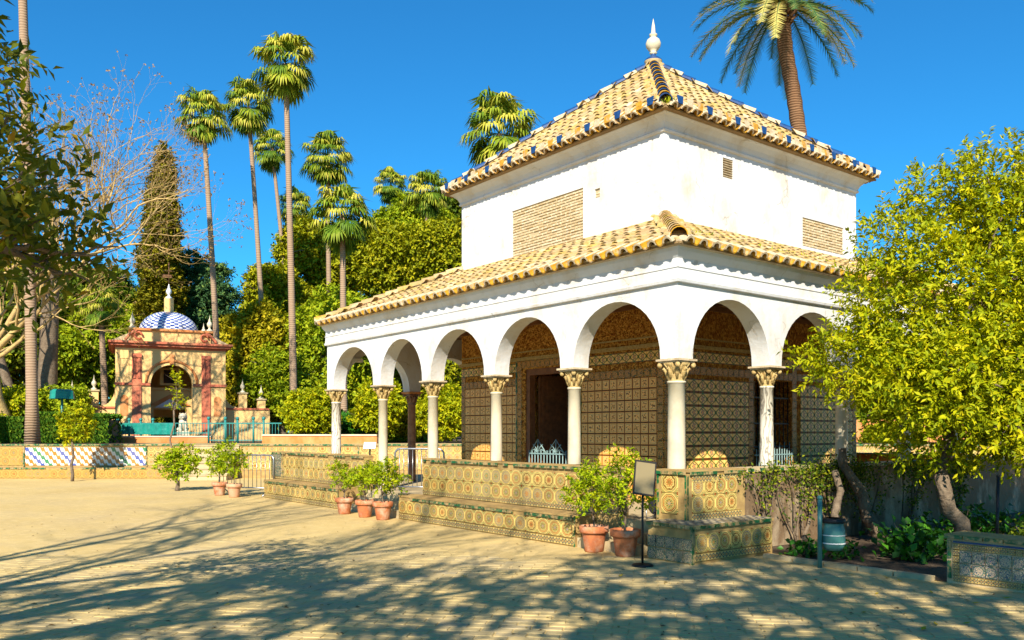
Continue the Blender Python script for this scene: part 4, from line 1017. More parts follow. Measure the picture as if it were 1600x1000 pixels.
for sx in (-1, 1):
    m = MB(); x = sx*2.05
    m.lathe([(.16, .0), (.16, 1.0)], 10, (x, -.27, 1.4), True, 0, math.pi*2) if False else None
    pts = [(x-.17, 1.2), (x+.17, 1.2), (x+.17, 2.0)]+[(x+.17*math.cos(math.pi*i/8), 2.0+.17*math.sin(math.pi*i/8)) for i in range(1, 8)]+[(x-.17, 2.0)]
    prism(m, pts, -.262, -.252, 'y'); m.build('niche', MAT['orange'], ld)
    m = MB()
    for a, b, c, d in ((x-.2, x+.2, 3.86, 3.9), (x-.2, x+.2, 3.0, 3.04), (x-.2, x-.17, 3.04, 3.86), (x+.17, x+.2, 3.04, 3.86)): m.bx(a, b, -.275, -.252, c, d)
    m.build('panel_moulding', MAT['cream'], ld)
    # scroll pediment
    m = MB(); m.tube([(sx*(2.0-.5*t), -.3, 4.72+.42*math.sin(t*math.pi*.55)+.0) for t in [i/8 for i in range(9)]], .07, 6)
    m.tube([(sx*1.45+.16*math.cos(a), -.3, 4.95+.16*math.sin(a)) for a in [i*math.pi/5 for i in range(10)]], .05, 6); m.build('scroll', MAT['red'], ld)
# attic, dome, lantern
m = MB(); m.bx(-1.75, 1.75, -.2, 3.3, 4.662, 5.2); m.build('attic', MAT['cream'], ld)
m = MB(); m.bx(-1.85, 1.85, -.3, 3.4, 5.202, 5.3); m.build('attic_cornice', MAT['orange'], ld)
m = MB()
prism(m, [(-HW-.25, 4.662), (-1.76, 4.662), (-1.76, 5.1)], -.1, 3.2, 'y'); prism(m, [(HW+.25, 4.662), (1.76, 5.1), (1.76, 4.662)], -.1, 3.2, 'y'); m.build('shoulder', MAT['stone'], ld)
DX, DY = -.05, 1.4
m = MB(); m.lathe([(1.36*math.cos(R(a)), 1.02*math.sin(R(a))) for a in np.linspace(0, 84, 19)], 44, (DX, DY, 5.32), True, uvs=(44, 1)); m.build('dome', MAT['domecheck'], ld)
m = MB(); m.lathe([(1.45, 5.301), (1.45, 5.36), (1.3, 5.37)], 32, (DX, DY, 0)); m.build('dome_ring', MAT['stone'], ld)
m = MB(); m.box((DX, DY, 6.62), (.42, .42, .72)); m.build('lantern', MAT['orange'] if False else MAT['cream'], ld)
def fin(x, y, z, s, par, mt='eaveB'):
    m = MB(); m.lathe([(.16*s, 0), (.17*s, .08*s), (.07*s, .13*s), (.06*s, .22*s), (.13*s, .3*s), (.15*s, .42*s), (.09*s, .54*s), (.05*s, .58*s), (.07*s, .62*s), (.02*s, .75*s), (.001, .95*s)], 12, (x, y, z)); m.build('finial', MAT[mt], par)
fin(DX, DY, 6.98, .9, ld, 'domecheck'); MAT['finmix'] = MAT['eaveB']
for x, y in ((-1.7, -.1), (1.7, -.1), (-1.7, 3.1), (1.7, 3.1)): fin(x, y, 5.3, .85, ld, 'marble')
m = MB(); m.tube([(DX, DY, 7.7), (DX, DY, 8.75)], .022, 6); m.bx(DX-.25, DX+.25, DY-.015, DY+.015, 8.32, 8.36); m.add([(DX-.3, DY, 8.0), (DX+.15, DY, 8.02), (DX+.15, DY, 8.16), (DX-.3, DY, 8.18), (DX-.3, DY+.01, 8.0), (DX+.15, DY+.01, 8.02), (DX+.15, DY+.01, 8.16), (DX-.3, DY+.01, 8.18)], [(0, 1, 2, 3), (7, 6, 5, 4), (0, 3, 7, 4), (1, 5, 6, 2), (3, 2, 6, 7), (0, 4, 5, 1)]); m.build('weather_vane', MAT['datebark'], ld)
# side garden walls
for sx, lab in ((-1, 'low cream side wall with urn finials left of the domed pavilion'), (1, 'low cream side wall with urn finials right of the domed pavilion')):
    wl = thing('pavilion_side_wall', lab, 'wall', LP+Matrix.Rotation(RZ, 3, 'Z') @ Vector((sx*HW, .5, 0)), RZ)
    m = MB(); a, b = sorted((sx*.01, sx*2.2)); m.bx(a, b, 0, .3, 0, 1.55); m.build('wall', MAT['cream'] if sx < 0 else MAT['oldwall'] if False else MAT['cream'], wl)
    m = MB(); m.bx(a, b, -.05, .35, 1.552, 1.64); m.build('coping', MAT['red'], wl)
    m = MB(); pts = [(sx*.01, 1.642), (sx*.01, 2.6)]+[(sx*(.55-.54*math.cos(t)), 2.6-.9*math.sin(t)) for t in [R(q) for q in (15, 30, 45, 60, 75, 90)]]+[(sx*.8, 1.642)]
    if sx < 0: pts = pts[::-1]
    prism(m, pts[::-1] if sx > 0 else pts[::-1], .05, .25, 'y'); m.build('scroll_wall', MAT['cream'], wl)
    for xx in (.8, 1.7):
        m = MB(); m.box((sx*(xx+.1), .15, 1.642+(.35 if xx < 1 else .2)), (.38, .36, .7 if xx < 1 else .4)); m.build('pier', MAT['cream'], wl)
        m = MB(); m.box((sx*(xx+.1), .15, 1.642+(.74 if xx < 1 else .44)), (.48, .46, .07)); m.build('pier_cap', MAT['stone'], wl); fin(sx*(xx+.1), .15, 1.642+(.78 if xx < 1 else .48), .75, wl, 'marble')
# lion statue on plinth in the doorway
ln = thing('lion_statue', 'small white stone lion statue sitting before the domed pavilion', 'statue', LP+Matrix.Rotation(RZ, 3, 'Z') @ Vector((.35, -2.4, 0)), RZ)
m = MB(); m.box((0, 0, .25), (.5, .5, .5)); m.build('plinth', MAT['marble'], ln)
m = MB(); m.tube([(0, .18, .52), (0, .12, .7), (0, .02, .9), (0, -.04, 1.05)], [.16, .19, .17, .13], 10); m.sphere((0, -.08, 1.15), .15, 12); m.tube([(0, -.15, 1.12), (0, -.26, 1.09)], [.09, .06], 8)
m.sphere((0, -.02, 1.12), .19, 12)
for sx in (-1, 1):
    m.tube([(sx*.1, -.05, .95), (sx*.11, -.12, .7), (sx*.11, -.14, .5)], [.07, .05, .05], 8); m.sphere((sx*.11, -.19, .53), .055, 8); m.sphere((sx*.15, .1, .58), .11, 8, .8); m.sphere((sx*.12, -.02, 1.28), .035, 6)
m.tube([(.0, .2, .55), (.18, .24, .56), (.24, .1, .6)], [.025, .025, .04], 6); m.build('body', MAT['marble'], ln)
# planter platform wall with teal railing
pl = thing('platform_wall', 'low orange painted retaining wall under the teal railing', 'wall', (0, 35, TZ))
X35 = lambda px: (px-800)/F*35
m = MB(); m.bx(X35(180), X35(332), -.2, 0, 0, .24); m.build('wall', MAT['orange'], pl); m = MB(); m.bx(X35(180)-.03, X35(332), -.23, .03, .242, .29); m.build('coping', MAT['marble'], pl)
def railing(label, px0, px1, Y, z0, hgt, post_px, top=True):
    t = thing('iron_railing', label, 'railing', ((px0-800)/F*Y, Y, z0)); x1 = (px1-px0)/F*Y
    n = int(x1/.12); m = MB()
    for i in range(n): m.tube([(i*x1/n, 0, .0), (i*x1/n, 0, hgt*.86)], .012, 4)
    m.build('bars', MAT['teal'], t)
    m = MB(); m.bx(0, x1, -.015, .015, .1, .14); m.bx(0, x1, -.015, .015, hgt*.82, hgt*.87); m.build('rails', MAT['teal'], t)
    for p in post_px:
        m = MB(); x = (p-px0)/F*Y; m.tube([(x, 0, 0), (x, 0, hgt)], .045, 8); m.sphere((x, 0, hgt+.05), .075, 8); m.build('post', MAT['teal'], t)
railing('teal iron railing on the orange low wall before the domed pavilion', 182, 330, 34.9, TZ+.29, .62, (183, 200, 219, 238, 256, 330) if False else (184, 202, 220, 239))
railing('teal iron railing fence with tall posts right of the orange low wall', 325, 440, 34.0, TZ, .95, (326, 352, 371, 396, 412))
o2 = thing('planter_wall', 'low orange planter wall with pale coping behind the worn tiled bench wall', 'wall', (0, 32.6, TZ)); X32 = lambda px: (px-800)/F*32.6
m = MB(); m.bx(X32(412), X32(590), -.2, 0, 0, .3); m.build('wall', MAT['orange'], o2); m = MB(); m.bx(X32(412), X32(590), -.24, .04, .302, .36); m.build('coping', MAT['marble'], o2)
ow = thing('orange_garden_wall', 'bright orange garden wall seen below the orange tree at far right', 'wall', (8, 38, TZ))
m = MB(); m.bx(0, 32, 0, .3, 0, 1.6-1.2+.6); m.build('wall', MAT['orange'], ow)
cv = thing('canvas_cover', 'teal covered panel on the railing left of the stone lion', 'cover', (X35(184), 34.8, TZ+.3)); 
m = MB(); x1 = X35(275)-X35(184); n = 24
vs = [(x1*i/n, .02*math.sin(i*1.9), z) for z in (.05, .5) for i in range(n+1)]; vs += [(a, b+.02, c) for a, b, c in vs]; q = 2*(n+1)
m.add(vs, [(i, i+1, n+2+i, n+1+i) for i in range(n)]+[(q+i+1, q+i, q+n+1+i, q+n+2+i) for i in range(n)]+[(n+1+i, n+2+i, q+n+2+i, q+n+1+i) for i in range(n)]); m.build('cloth', MAT['tealcloth'], cv)
# wrapped lamp post
lp = thing('covered_lamp', 'green lamp post whose head is wrapped in teal plastic', 'lamp', (PX(97, 690, 33).x, 33, TZ))
m = MB(); m.tube([(0, 0, 0), (0, 0, 2.0)], .045, 8); m.build('post', MAT['teal'], lp)
m = MB(); m.lathe([(.46, 1.75), (.44, 1.85), (.42, 2.05), (.33, 2.12), (.001, 2.13)], 9, (0, 0, 0), False); m.build('wrapped_head', MAT['tealcloth'], lp)

# ================================================================== STREET FURNITURE
def barrier(label, loc, rz, w, hh, nb, grp):
    t = thing('crowd_barrier', label, 'barrier', loc, rz, None)
    m = MB(); r = .12; path = [(0, 0, .12), (0, 0, hh-r)]+[(r-r*math.cos(a), 0, hh-r+r*math.sin(a)) for a in (R(30), R(60), R(90))]+[(w-r+r*math.sin(a), 0, hh-r+r*math.cos(a)) for a in (0, R(30), R(60), R(90))]+[(w, 0, .12)]
    m.tube(path, .02, 8); m.tube([(0, 0, .2), (w, 0, .2)], .016, 6); m.build('frame', MAT['steel'], t)
    me = MB(); me.tube([(0, 0, .2), (0, 0, hh-.01)], .009, 5); me = me.mesh('bar')
    for i in range(1, nb): link('bar', me, MAT['steel'], t, (w*i/nb, 0, 0))
    for x in (.12, w-.12):
        m = MB(); m.tube([(x, 0, .2), (x, -.12, .1), (x, -.3, .015)], .016, 6); m.tube([(x, 0, .2), (x, .12, .1), (x, .3, .015)], .016, 6); m.build('foot', MAT['steel'], t)
p = PX(343, 0, 21.6); barrier('metal crowd barrier behind the two potted shrubs at the left', (-7.75, 22.3, 0), R(-22), 1.75, 1.05, 13, '')
barrier('metal crowd barrier standing in the pavilion entrance behind the three pots', BL(.12, 8.0, FL), R(-70)+TH*.0, 1.3, 1.05, 12, '') if False else None
bp = PX(613, 0, 17.3); barrier('metal crowd barrier standing in the pavilion entrance behind the three pots', (bp.x, 17.7, .30), R(-8), 1.05, 1.0, 11, '')

def pot_mesh():
    m = MB(); m.lathe([(.001, 0), (.105, 0), (.115, .02), (.15, .24)], 24); m.lathe([(.148, .23), (.175, .235), (.182, .25), (.185, .315), (.165, .32), (.155, .30), (.15, .26)], 24); return m
def potted(label, loc, s, mat, seed, leafL=.07, ph=.75, ns=110, lean=0, foot='terracotta', group='potted citrus shrubs'):
    t = thing('potted_plant', label, 'potted plant', loc, random.uniform(0, 6)); t.scale = (s, s, s)
    m = MB(); m.lathe([(.001, 0), (.105, 0), (.115, .02), (.148, .235)], 24); pt = m.build('pot', MAT[mat], t)
    m = MB(); m.lathe([(.149, .232), (.172, .234), (.18, .25), (.183, .315), (.165, .32), (.152, .30), (.15, .235)], 24); m.build('rim', MAT[mat], pt)
    m = MB(); m.lathe([(.156, .28), (.08, .295), (.001, .30)], 16); m.build('soil', MAT['soil'], pt)
    g = np.random.default_rng(seed)
    lob = [(g.normal()*.04, g.normal()*.04, .5+ph*.42, .27, .27, ph*.42), (g.uniform(-.15, .15), g.uniform(-.15, .15), .45+ph*.75, .16, .16, ph*.3), (g.uniform(-.2, .2), g.uniform(-.2, .2), .5+ph*.3, .2, .2, ph*.25)]
    me, C = crown_mesh('foliage', lob, ns, 10, .13, leafL, leafL*.42, MAT['potleaf'], g=g, shell=.2, up=.9)
    link('foliage', me, None, t)
    m = MB(); limbs(m, (0, 0, .27), (.01, 0, .27+ph*.28), .014, [tuple(C[i]) for i in g.integers(0, len(C), 9)], 5); m.build('stem', MAT['bark'], t)
    return t
def gp(px, py):
    Z = F*EYE/(py-HZ); return Vector(((px-800)/F*Z, Z, 0))
potted('large potted shrub with round leafy top, left of the two big pots at the corner', gp(928, 862), 1.13, 'terracotta', 21, .06, .60, 170)
potted('large potted shrub with taller open foliage, between the round shrub and the sign', gp(977, 869), 1.13, 'terracotta', 22, .06, .76, 150)
potted('leftmost of the three potted shrubs beside the worn tiled bench', gp(538, 803), 1.02, 'terracotta', 23, .07, .52)
potted('middle one of the three potted shrubs beside the worn tiled bench', gp(570, 808), 1.04, 'terracotta', 24, .07, .50)
potted('rightmost of the three potted shrubs, bushiest, in a pale scuffed pot', gp(598, 812), 1.06, 'terracotta', 25, .07, .56, 150)
potted('taller potted shrub left of the crowd barrier in an orange pot', gp(343, 774), 1.08, 'terracotta', 26, .09, .85, 110)
potted('shorter potted shrub in a pale pink pot against the crowd barrier', gp(366, 777), 1.08, 'terracotta_pale', 27, .09, .62, 110)

sg = thing('sign_stand', 'blank tan notice board in a black frame tilted on a black pole stand', 'sign', gp(1004, 885)); sg.rotation_euler = (0, 0, R(6))
m = MB(); m.lathe([(.001, 0), (.135, 0), (.135, .015), (.12, .03), (.03, .04), (.001, .04)], 28); m.build('base', MAT['iron'], sg)
m = MB(); m.tube([(0, 0, .03), (0, 0, .95)], .014, 10); m.build('pole', MAT['iron'], sg)
TM = Matrix.Translation((.02, -.02, 1.085)) @ Matrix.Rotation(R(8), 4, 'Y') @ Matrix.Rotation(R(-14), 4, 'X')
m = MB(); 
for a, b, c, d in ((-.135, .135, .195, .215), (-.135, .135, -.215, -.195), (-.135, -.12, -.195, .195), (.12, .135, -.195, .195)): m.bx(a, b, -.014, .014, c, d)
m.build('frame', MAT['iron'], sg, M=TM)
m = MB(); m.bx(-.119, .119, -.008, .008, -.194, .194); m.build('board', MAT['signboard'], sg, M=TM)
# litter bin
bn = thing('litter_bin', 'pale teal litter bin with white lines hanging on a teal post by the vines', 'bin', gp(1281, 888)); bn.rotation_euler = (0, 0, 0)
m = MB(); m.tube([(0, 0, 0), (0, 0, .83)], .028, 10); m.sphere((0, 0, .85), .036, 10); m.build('post', MAT['binteal'], bn)
m = MB(); m.lathe([(.001, .22), (.10, .22), (.128, .27), (.14, .34), (.135, .46), (.12, .52), (.125, .55)], 20, (.17, .02, 0)); m.build('bucket', MAT['binteal'], bn)
m = MB(); m.lathe([(.142, .30), (.1435, .31), (.142, .315)], 20, (.17, .02, 0)); m.lathe([(.1405, .40), (.1415, .405), (.14, .41)], 20, (.17, .02, 0)); m.build('stripe', MAT['whitepaint'], bn)
m = MB(); m.lathe([(.14, .55), (.145, .57), (.14, .60), (.10, .61)], 20, (.17, .02, 0)); m.box((.09, 0, .58), (.2, .03, .03)); m.build('hoop', MAT['iron'], bn)
# low info lectern
lc = thing('info_lectern', 'small low lectern sign with white sheet on the terrace between columns', 'sign', PX(578, 702, 26)); lc.location.z = .72; lc.scale = (.6, .6, .6)
m = MB(); m.box((0, 0, .35), (.08, .08, .7)); m.box((0, 0, .02), (.5, .4, .04)); m.build('stand', MAT['iron'], lc)
m = MB(); m.box((0, -.05, .85), (.62, .04, .42), T=Matrix.Rotation(R(-40), 4, 'X')); m.build('sheet', MAT['paper'], lc)
# floodlight in the corner opening
fl = thing('floodlight', 'small black floodlight with glass front on the floor behind the sign', 'lamp', BL(.05, .42, FL), TH+R(-30))
m = MB(); m.lathe([(.001, -.08), (.06, -.08), (.12, .04), (.13, .05), (.125, .06)], 20); m.build('housing', MAT['iron'], fl, M=Matrix.Translation((0, 0, .17)) @ Matrix.Rotation(R(75), 4, 'X'))
m = MB(); m.lathe([(.001, .052), (.118, .05)], 20); m.build('glass', MAT['glass'], fl, M=Matrix.Translation((0, 0, .17)) @ Matrix.Rotation(R(75), 4, 'X'))
m = MB(); m.tube([(-.14, 0, .17), (-.14, 0, .02), (.14, 0, .02), (.14, 0, .17)], .01, 6); m.build('bracket', MAT['steel'], fl)

# ================================================================== PALMS
def fan_crown(seed, nf=42, Rl=1.15, low=False):
    g = random.Random(seed); V = []; Fc = []; rn = []
    def tri(a, b, c, r): 
        i = len(V); V.extend([a, b, c]); Fc.append((i, i+1, i+2)); rn.append(r)
    def quad(a, b, c, d, r): tri(a, b, c, r); tri(a, c, d, r)
    for k in range(nf):
        t = (k+.5)/nf; el = R(82-150*t+g.uniform(-16, 16)); az = k*2.39996+g.uniform(-.3, .3)
        d = Vector((math.cos(az)*math.cos(el), math.sin(az)*math.cos(el), math.sin(el)))
        pl_ = Rl*g.uniform(.6, 1.2)*(1.0 if t < .75 else .75); drop = .25
        base = Vector((0, 0, .25-.4*t)); tip = base+d*pl_-Vector((0, 0, pl_*drop*.5))
        s = d.cross(Vector((0, 0, 1))); s = s.normalized() if s.length > .05 else Vector((1, 0, 0)); u = s.cross(d)
        quad(base-s*.025, base+s*.025, tip+s*.015, tip-s*.015, .3)
        fd = (d-Vector((0, 0, .35))).normalized(); s2 = fd.cross(Vector((0, 0, 1))); s2 = s2.normalized() if s2.length > .05 else s
        up = s2.cross(fd); nseg = 20; col = g.uniform(.3, .95) if t < .8 else g.uniform(.15, .6)
        FR = Rl*g.uniform(.75, .95)
        for j in range(nseg):
            a = R(-112+224*(j+.5)/nseg); dd = (fd*math.cos(a)+s2*math.sin(a)).normalized(); w = (s2*math.cos(a)-fd*math.sin(a))
            zig = .035 if j % 2 else -.035
            l1 = FR*.55; l2 = FR*(.5+.1*g.random())*(1-.25*abs(a)/2)
            p1 = tip+dd*l1+up*zig-Vector((0, 0, l1*.12)); dr = g.uniform(.5, 1.5)
            p2 = p1+(dd*(1-dr*.45)-Vector((0, 0, dr))).normalized()*l2
            ww = l1*R(224/nseg)*.55; r_ = min(1, max(0, col+g.uniform(-.15, .2)))
            quad(tip, p1-w*ww, p1+w*ww, tip, r_) if False else tri(tip, p1-w*ww, p1+w*ww, r_)
            tri(p1-w*ww, p2, p1+w*ww, min(1, r_+.12))
    # hanging dead threads/leaves
    for k in range(14):
        az = g.uniform(0, 6.28); p = Vector((math.cos(az)*.2, math.sin(az)*.2, -.25)); q = p+Vector((math.cos(az)*g.uniform(.2, .5), math.sin(az)*.4, -g.uniform(.5, .9)))
        tri(p, q+Vector((.12, 0, 0)), q-Vector((.12, 0, .1)), .97)
    return fastmesh('crown', np.array([tuple(v) for v in V]), Fc, 3, MAT['palmleaf'], rnd=rn)
FANS = [fan_crown(s, 50+6*(s % 2)) for s in (1, 2, 3, 4)]
def palm(label, cx, cy, rpx, tx, ty, Z, variant, wpx=9, skirt=False):
    """crown centre pixel, crown radius px, trunk foot direction px"""
    c = PX(cx, cy, Z); b = PX(tx, ty, Z)
    k = (TZ-c.z)/(b.z-c.z); foot = c.lerp(b, k); foot = Vector((foot.x, Z, TZ))
    t = thing('fan_palm', label, 'palm tree', foot, 0, 'tall fan palms against the sky')
    m = MB(); w = wpx/F*Z/2; n = 12
    top = Vector((c.x-foot.x, 0, c.z-foot.z))
    m.tube([Vector((top.x*(i/n)**1.3, 0, top.z*i/n)) for i in range(n+1)], [w*(1.35-.5*i/n) if i else w*1.8 for i in range(n+1)], 10); m.build('trunk', MAT['palmbark'], t)
    o = link('crown', FANS[variant], None, t, top, random.uniform(0, 6)); s = rpx/F*Z/1.75; o.scale = (s, s, s); return t
palm('tallest fan palm, its crown highest left of the pavilion roof', 446, 100, 52, 458, 620, 42, 0, 9)
palm('leftmost of the tall thin fan palms, just right of the cypress', 317, 182, 43, 336, 535, 46, 1, 8)
palm('tall thin fan palm second from left, crown just above and right of the leftmost', 388, 168, 42, 403, 430, 50, 2, 7)
palm('dark fan palm close behind the trunk of the tallest palm, upper of two', 425, 232, 33, 438, 385, 60, 3, 6)
palm('short dark fan palm right behind the tallest palm trunk, lower of two', 461, 326, 32, 452, 420, 62, 1, 6)
palm('fan palm with round crown right of the tallest, above a lower palm', 511, 250, 41, 513, 420, 54, 2, 7)
palm('large low fan palm before the hill trees, under the round-crowned palm', 535, 335, 52, 536, 485, 40, 3, 9)
palm('small distant fan palm rising alone above the hill trees', 611, 289, 28, 611, 400, 70, 0, 5)
palm('fan palm at the edge of the pavilion roof above the hill trees', 668, 300, 38, 666, 400, 60, 1, 6)
palm('fan palm showing only its crown behind the upper roof', 780, 210, 62, 782, 420, 34, 2, 10)
palm('small shaded fan palm with dry skirt left of the domed pavilion', 157, 478, 34, 163, 620, 44, 3, 9)
palm('thick trunked fan palm at far left whose crown is above the picture', 30, -190, 60, 50, 660, 31, 0, 13.5)
palm('dark thick palm trunk standing behind the far left trunk', 82, 380, 1, 72, 640, 38, 1, 17) if False else None
# date palm behind the pavilion
def date_palm():
    Z = 27; c = PX(1222, 20, Z); b = PX(1250, 218, Z); d = (c-b); t = thing('date_palm', 'date palm with feathery drooping fronds rising behind the pavilion roof', 'palm tree', (0, 0, 0))
    foot = b-d*((b.z-TZ)/d.z)*.55; foot.z = TZ; t.location = (b.x+.9, Z, TZ)
    m = MB(); pts = [Vector((b.x+.9, Z, TZ)), Vector((b.x+.55, Z, 5)), b.copy(), b.lerp(c, .35)+Vector((-.0, 0, 0)), b.lerp(c, .7)+Vector((-.06, 0, 0)), c]
    pts = [p-t.location for p in pts]; dense = []
    for i in range(len(pts)-1):
        for k in range(6): dense.append(pts[i].lerp(pts[i+1], k/6))
    m.tube(dense, [.22+.02*(i % 2) for i in range(len(dense))], 12); m.build('trunk', MAT['datebark'], t)
    # boots
    bb = MB(); g = random.Random(5); ct = pts[-1]
    for k in range(60):
        a = k*2.4; zz = -.5+.75*(k/60); r = .24+.16*math.sin(math.pi*min(1, (k/60)))
        e = Vector((math.cos(a), math.sin(a), 0)); bb.tube([ct+e*r*.6+Vector((0, 0, zz)), ct+e*(r+.12)+Vector((0, 0, zz+.22))], [.06, .025], 5)
    bb.build('frond_boots', MAT['datebark'], t)
    V = []; Fc = []; rn = []
    def tri(a, b_, c_, r): i = len(V); V.extend([a, b_, c_]); Fc.append((i, i+1, i+2)); rn.append(r)
    rb_ = MB()
    for k in range(64):
        tt = (k+.5)/64; el = R(85-102*tt+g.uniform(-8, 8)); az = k*2.39996+g.uniform(-.25, .25); Lf = g.uniform(2.7, 3.4)
        h = Vector((math.cos(az), math.sin(az), 0)); p = ct+Vector((0, 0, .2))+h*.1; d = h*math.cos(el)+Vector((0, 0, math.sin(el))); path = [p]
        for i in range(14):
            d = (d-Vector((0, 0, .085+.05*(i/14)))).normalized(); p = p+d*Lf/14; path.append(p)
        rb_.tube(path, [.03*(1-.85*i/14) for i in range(15)], 4)
        col = g.choice((.1, .3, .5, 1.0, 1.3))
        for i in range(58):
            s = (i+3)/61*14; j = min(13, int(s)); q = path[j].lerp(path[j+1], s-j); dd = (path[j+1]-path[j]).normalized(); sd = dd.cross(Vector((0, 0, 1))); sd = sd.normalized() if sd.length > .05 else Vector((1, 0, 0)); up = sd.cross(dd)
            ll = .46*math.sin(math.pi*(.12+.83*i/58))**.6*g.uniform(.85, 1.1)
            for sg_ in (-1, 1):
                v = (sd*sg_*.75+dd*.62+up*g.uniform(-.05, .35)-Vector((0, 0, .18))).normalized(); tp = q+v*ll
                w = dd*.022
                tri(q-w, q+w, tp, min(1, max(0, col*.6+g.uniform(0, .4))))
    rb_.build('frond_ribs', MAT['dateleaf'], t); link('crown', fastmesh('crown', np.array([tuple(v) for v in V]), Fc, 3, MAT['dateleaf'], rnd=rn), None, t)
date_palm()

# ================================================================== TREES
def lump(cx, cz, rx, rz_, n, seed, ry=None, sub=.42):
    g = np.random.default_rng(seed); out = [(cx, 0, cz, rx*.85, (ry or rx)*.85, rz_*.85)]
    for i in range(n):
        a = g.uniform(0, 2*math.pi); e = g.uniform(-.5, 1.0); q = math.sqrt(max(0, 1-e*e*.9))
        out.append((cx+rx*.72*math.cos(a)*q, (ry or rx)*.72*math.sin(a)*q, cz+rz_*.75*e, rx*sub*g.uniform(.7, 1.1), (ry or rx)*sub*g.uniform(.7, 1.1), rz_*sub*g.uniform(.6, 1.0)))
    return out
def bgtree(name, label, px, py, Z, rx, rz_, mat, seed, nsh=2600, L_=.29, sl_=.5, zb=TZ, n=10, r=.3, group=None, **k):
    c = PX(px, py, Z); zc = c.z-zb
    return tree(name, label, (c.x, Z, zb), lump(0, zc, rx, rz_, n, seed), int(nsh*1.45), 8, sl_, L_, L_*.5, MAT[mat], r=r, group=group, g=np.random.default_rng(seed), clump=60, **k)
# hill of broadleaf trees behind the pavilion
G1 = 'broadleaf trees behind the pavilion'
def m2(px, Z): return px/F*Z
bgtree('broadleaf_tree', 'tall broadleaf tree with two crowns behind the tallest palm trunk', 490, 430, 62, m2(62, 62), m2(78, 62), 'magnolia', 31, 4200)
bgtree('broadleaf_tree', 'broad rounded tree right of the low fan palm, behind the pavilion eave', 605, 420, 60, m2(70, 60), m2(62, 60), 'magnolia', 32, 4200)
bgtree('broadleaf_tree', 'rounded tree touching the upper white wall of the pavilion', 690, 410, 58, m2(60, 58), m2(62, 58), 'magnolia', 33, 3600)
bgtree('broadleaf_tree', 'dark green tree top peeping above the rounded trees near the roof', 640, 355, 66, m2(60, 66), m2(38, 66), 'greenleaf', 34, 2600)
bgtree('broadleaf_tree', 'yellow-green tree at the left edge of the tree bank', 430, 500, 58, m2(62, 58), m2(90, 58), 'magnolia', 35, 3800)
bgtree('yellowish_tree', 'feathery yellow-green tree right of the domed pavilion', 395, 570, 50, m2(55, 50), m2(95, 50), 'yellowtree', 36, 3400, .26)
bgtree('broadleaf_tree', 'large tree seen through the leftmost arches of the pavilion', 540, 560, 50, m2(80, 50), m2(110, 50), 'greenleaf', 37, 3800)
bgtree('broadleaf_tree', 'tree seen through the third arch of the pavilion', 690, 580, 52, m2(80, 52), m2(100, 52), 'magnolia', 38, 3000)
bgtree('feathery_tree', 'low feathery green tree just right of the domed pavilion wall', 440, 610, 44, m2(50, 44), m2(60, 44), 'greenleaf', 39, 2200, .22)
bgtree('broadleaf_tree', 'olive bushy tree top beside the small distant palm', 700, 330, 72, m2(45, 72), m2(30, 72), 'darkleaf', 40, 1400)
# left side dense planting
bgtree('dense_tree', 'dense dark green tree behind the far left palm trunk', 20, 520, 46, m2(75, 46), m2(95, 46), 'darkleaf', 41, 3000)
bgtree('dense_tree', 'dense green tree between far left trunk and domed pavilion', 120, 560, 48, m2(80, 48), m2(80, 48), 'greenleaf', 42, 3400)
bgtree('dense_tree', 'dark tree behind the left side of the cypress', 150, 470, 66, m2(70, 66), m2(50, 66), 'darkleaf', 43, 2400)
bgtree('dense_tree', 'leafy tree behind the domed pavilion, right of the cypress', 300, 530, 58, m2(60, 58), m2(75, 58), 'darkleaf', 44, 2600)
bgtree('dense_tree', 'leafy green tree directly behind the domed pavilion', 220, 560, 56, m2(60, 56), m2(80, 56), 'greenleaf', 45, 2400)
bgtree('dense_tree', 'pale green tree at far left behind the bare tree', 40, 440, 68, m2(70, 68), m2(40, 68), 'yellowtree', 46, 1800)
bgtree('dense_tree', 'tree just beyond the left edge behind the hedge', -70, 560, 44, m2(70, 44), m2(90, 44), 'greenleaf', 47, 1600)
bgtree('dense_tree', 'dark tree between cypress and thin palms behind the dome', 345, 600, 60, m2(40, 60), m2(70, 60), 'darkleaf', 48, 1800)
# right-hand background trees behind the orange tree
for i, (px, py, Z, rx, rz_, lab) in enumerate(((1400, 610, 46, 90, 85, 'tree behind the pavilion right corner, under the orange tree leaves'), (1540, 590, 44, 100, 95, 'tree behind the orange garden wall at the right edge'), (1680, 560, 42, 110, 120, 'tree beyond the right edge of the orange garden wall'))):
    bgtree('dense_tree', lab, px, py, Z, m2(rx, Z), m2(rz_, Z), 'greenleaf', 50+i, 1800)
# far wooded backdrop, one mass
P = []; g = np.random.default_rng(5)
lobs = [(x+g.uniform(-3, 3), 95+g.uniform(-6, 6), 1.2+g.uniform(1, 4.5), g.uniform(6, 9), 5, g.uniform(5, 8.5)) for x in np.arange(-80, 90, 6.5)]
me, C = crown_mesh('far_wood', lobs, 9000, 7, .9, .75, .4, MAT['darkleaf'], g=g, clump=200); tag(link('far_wood', me), 'distant belt of dark green trees along the horizon', 'woodland', kind='stuff')
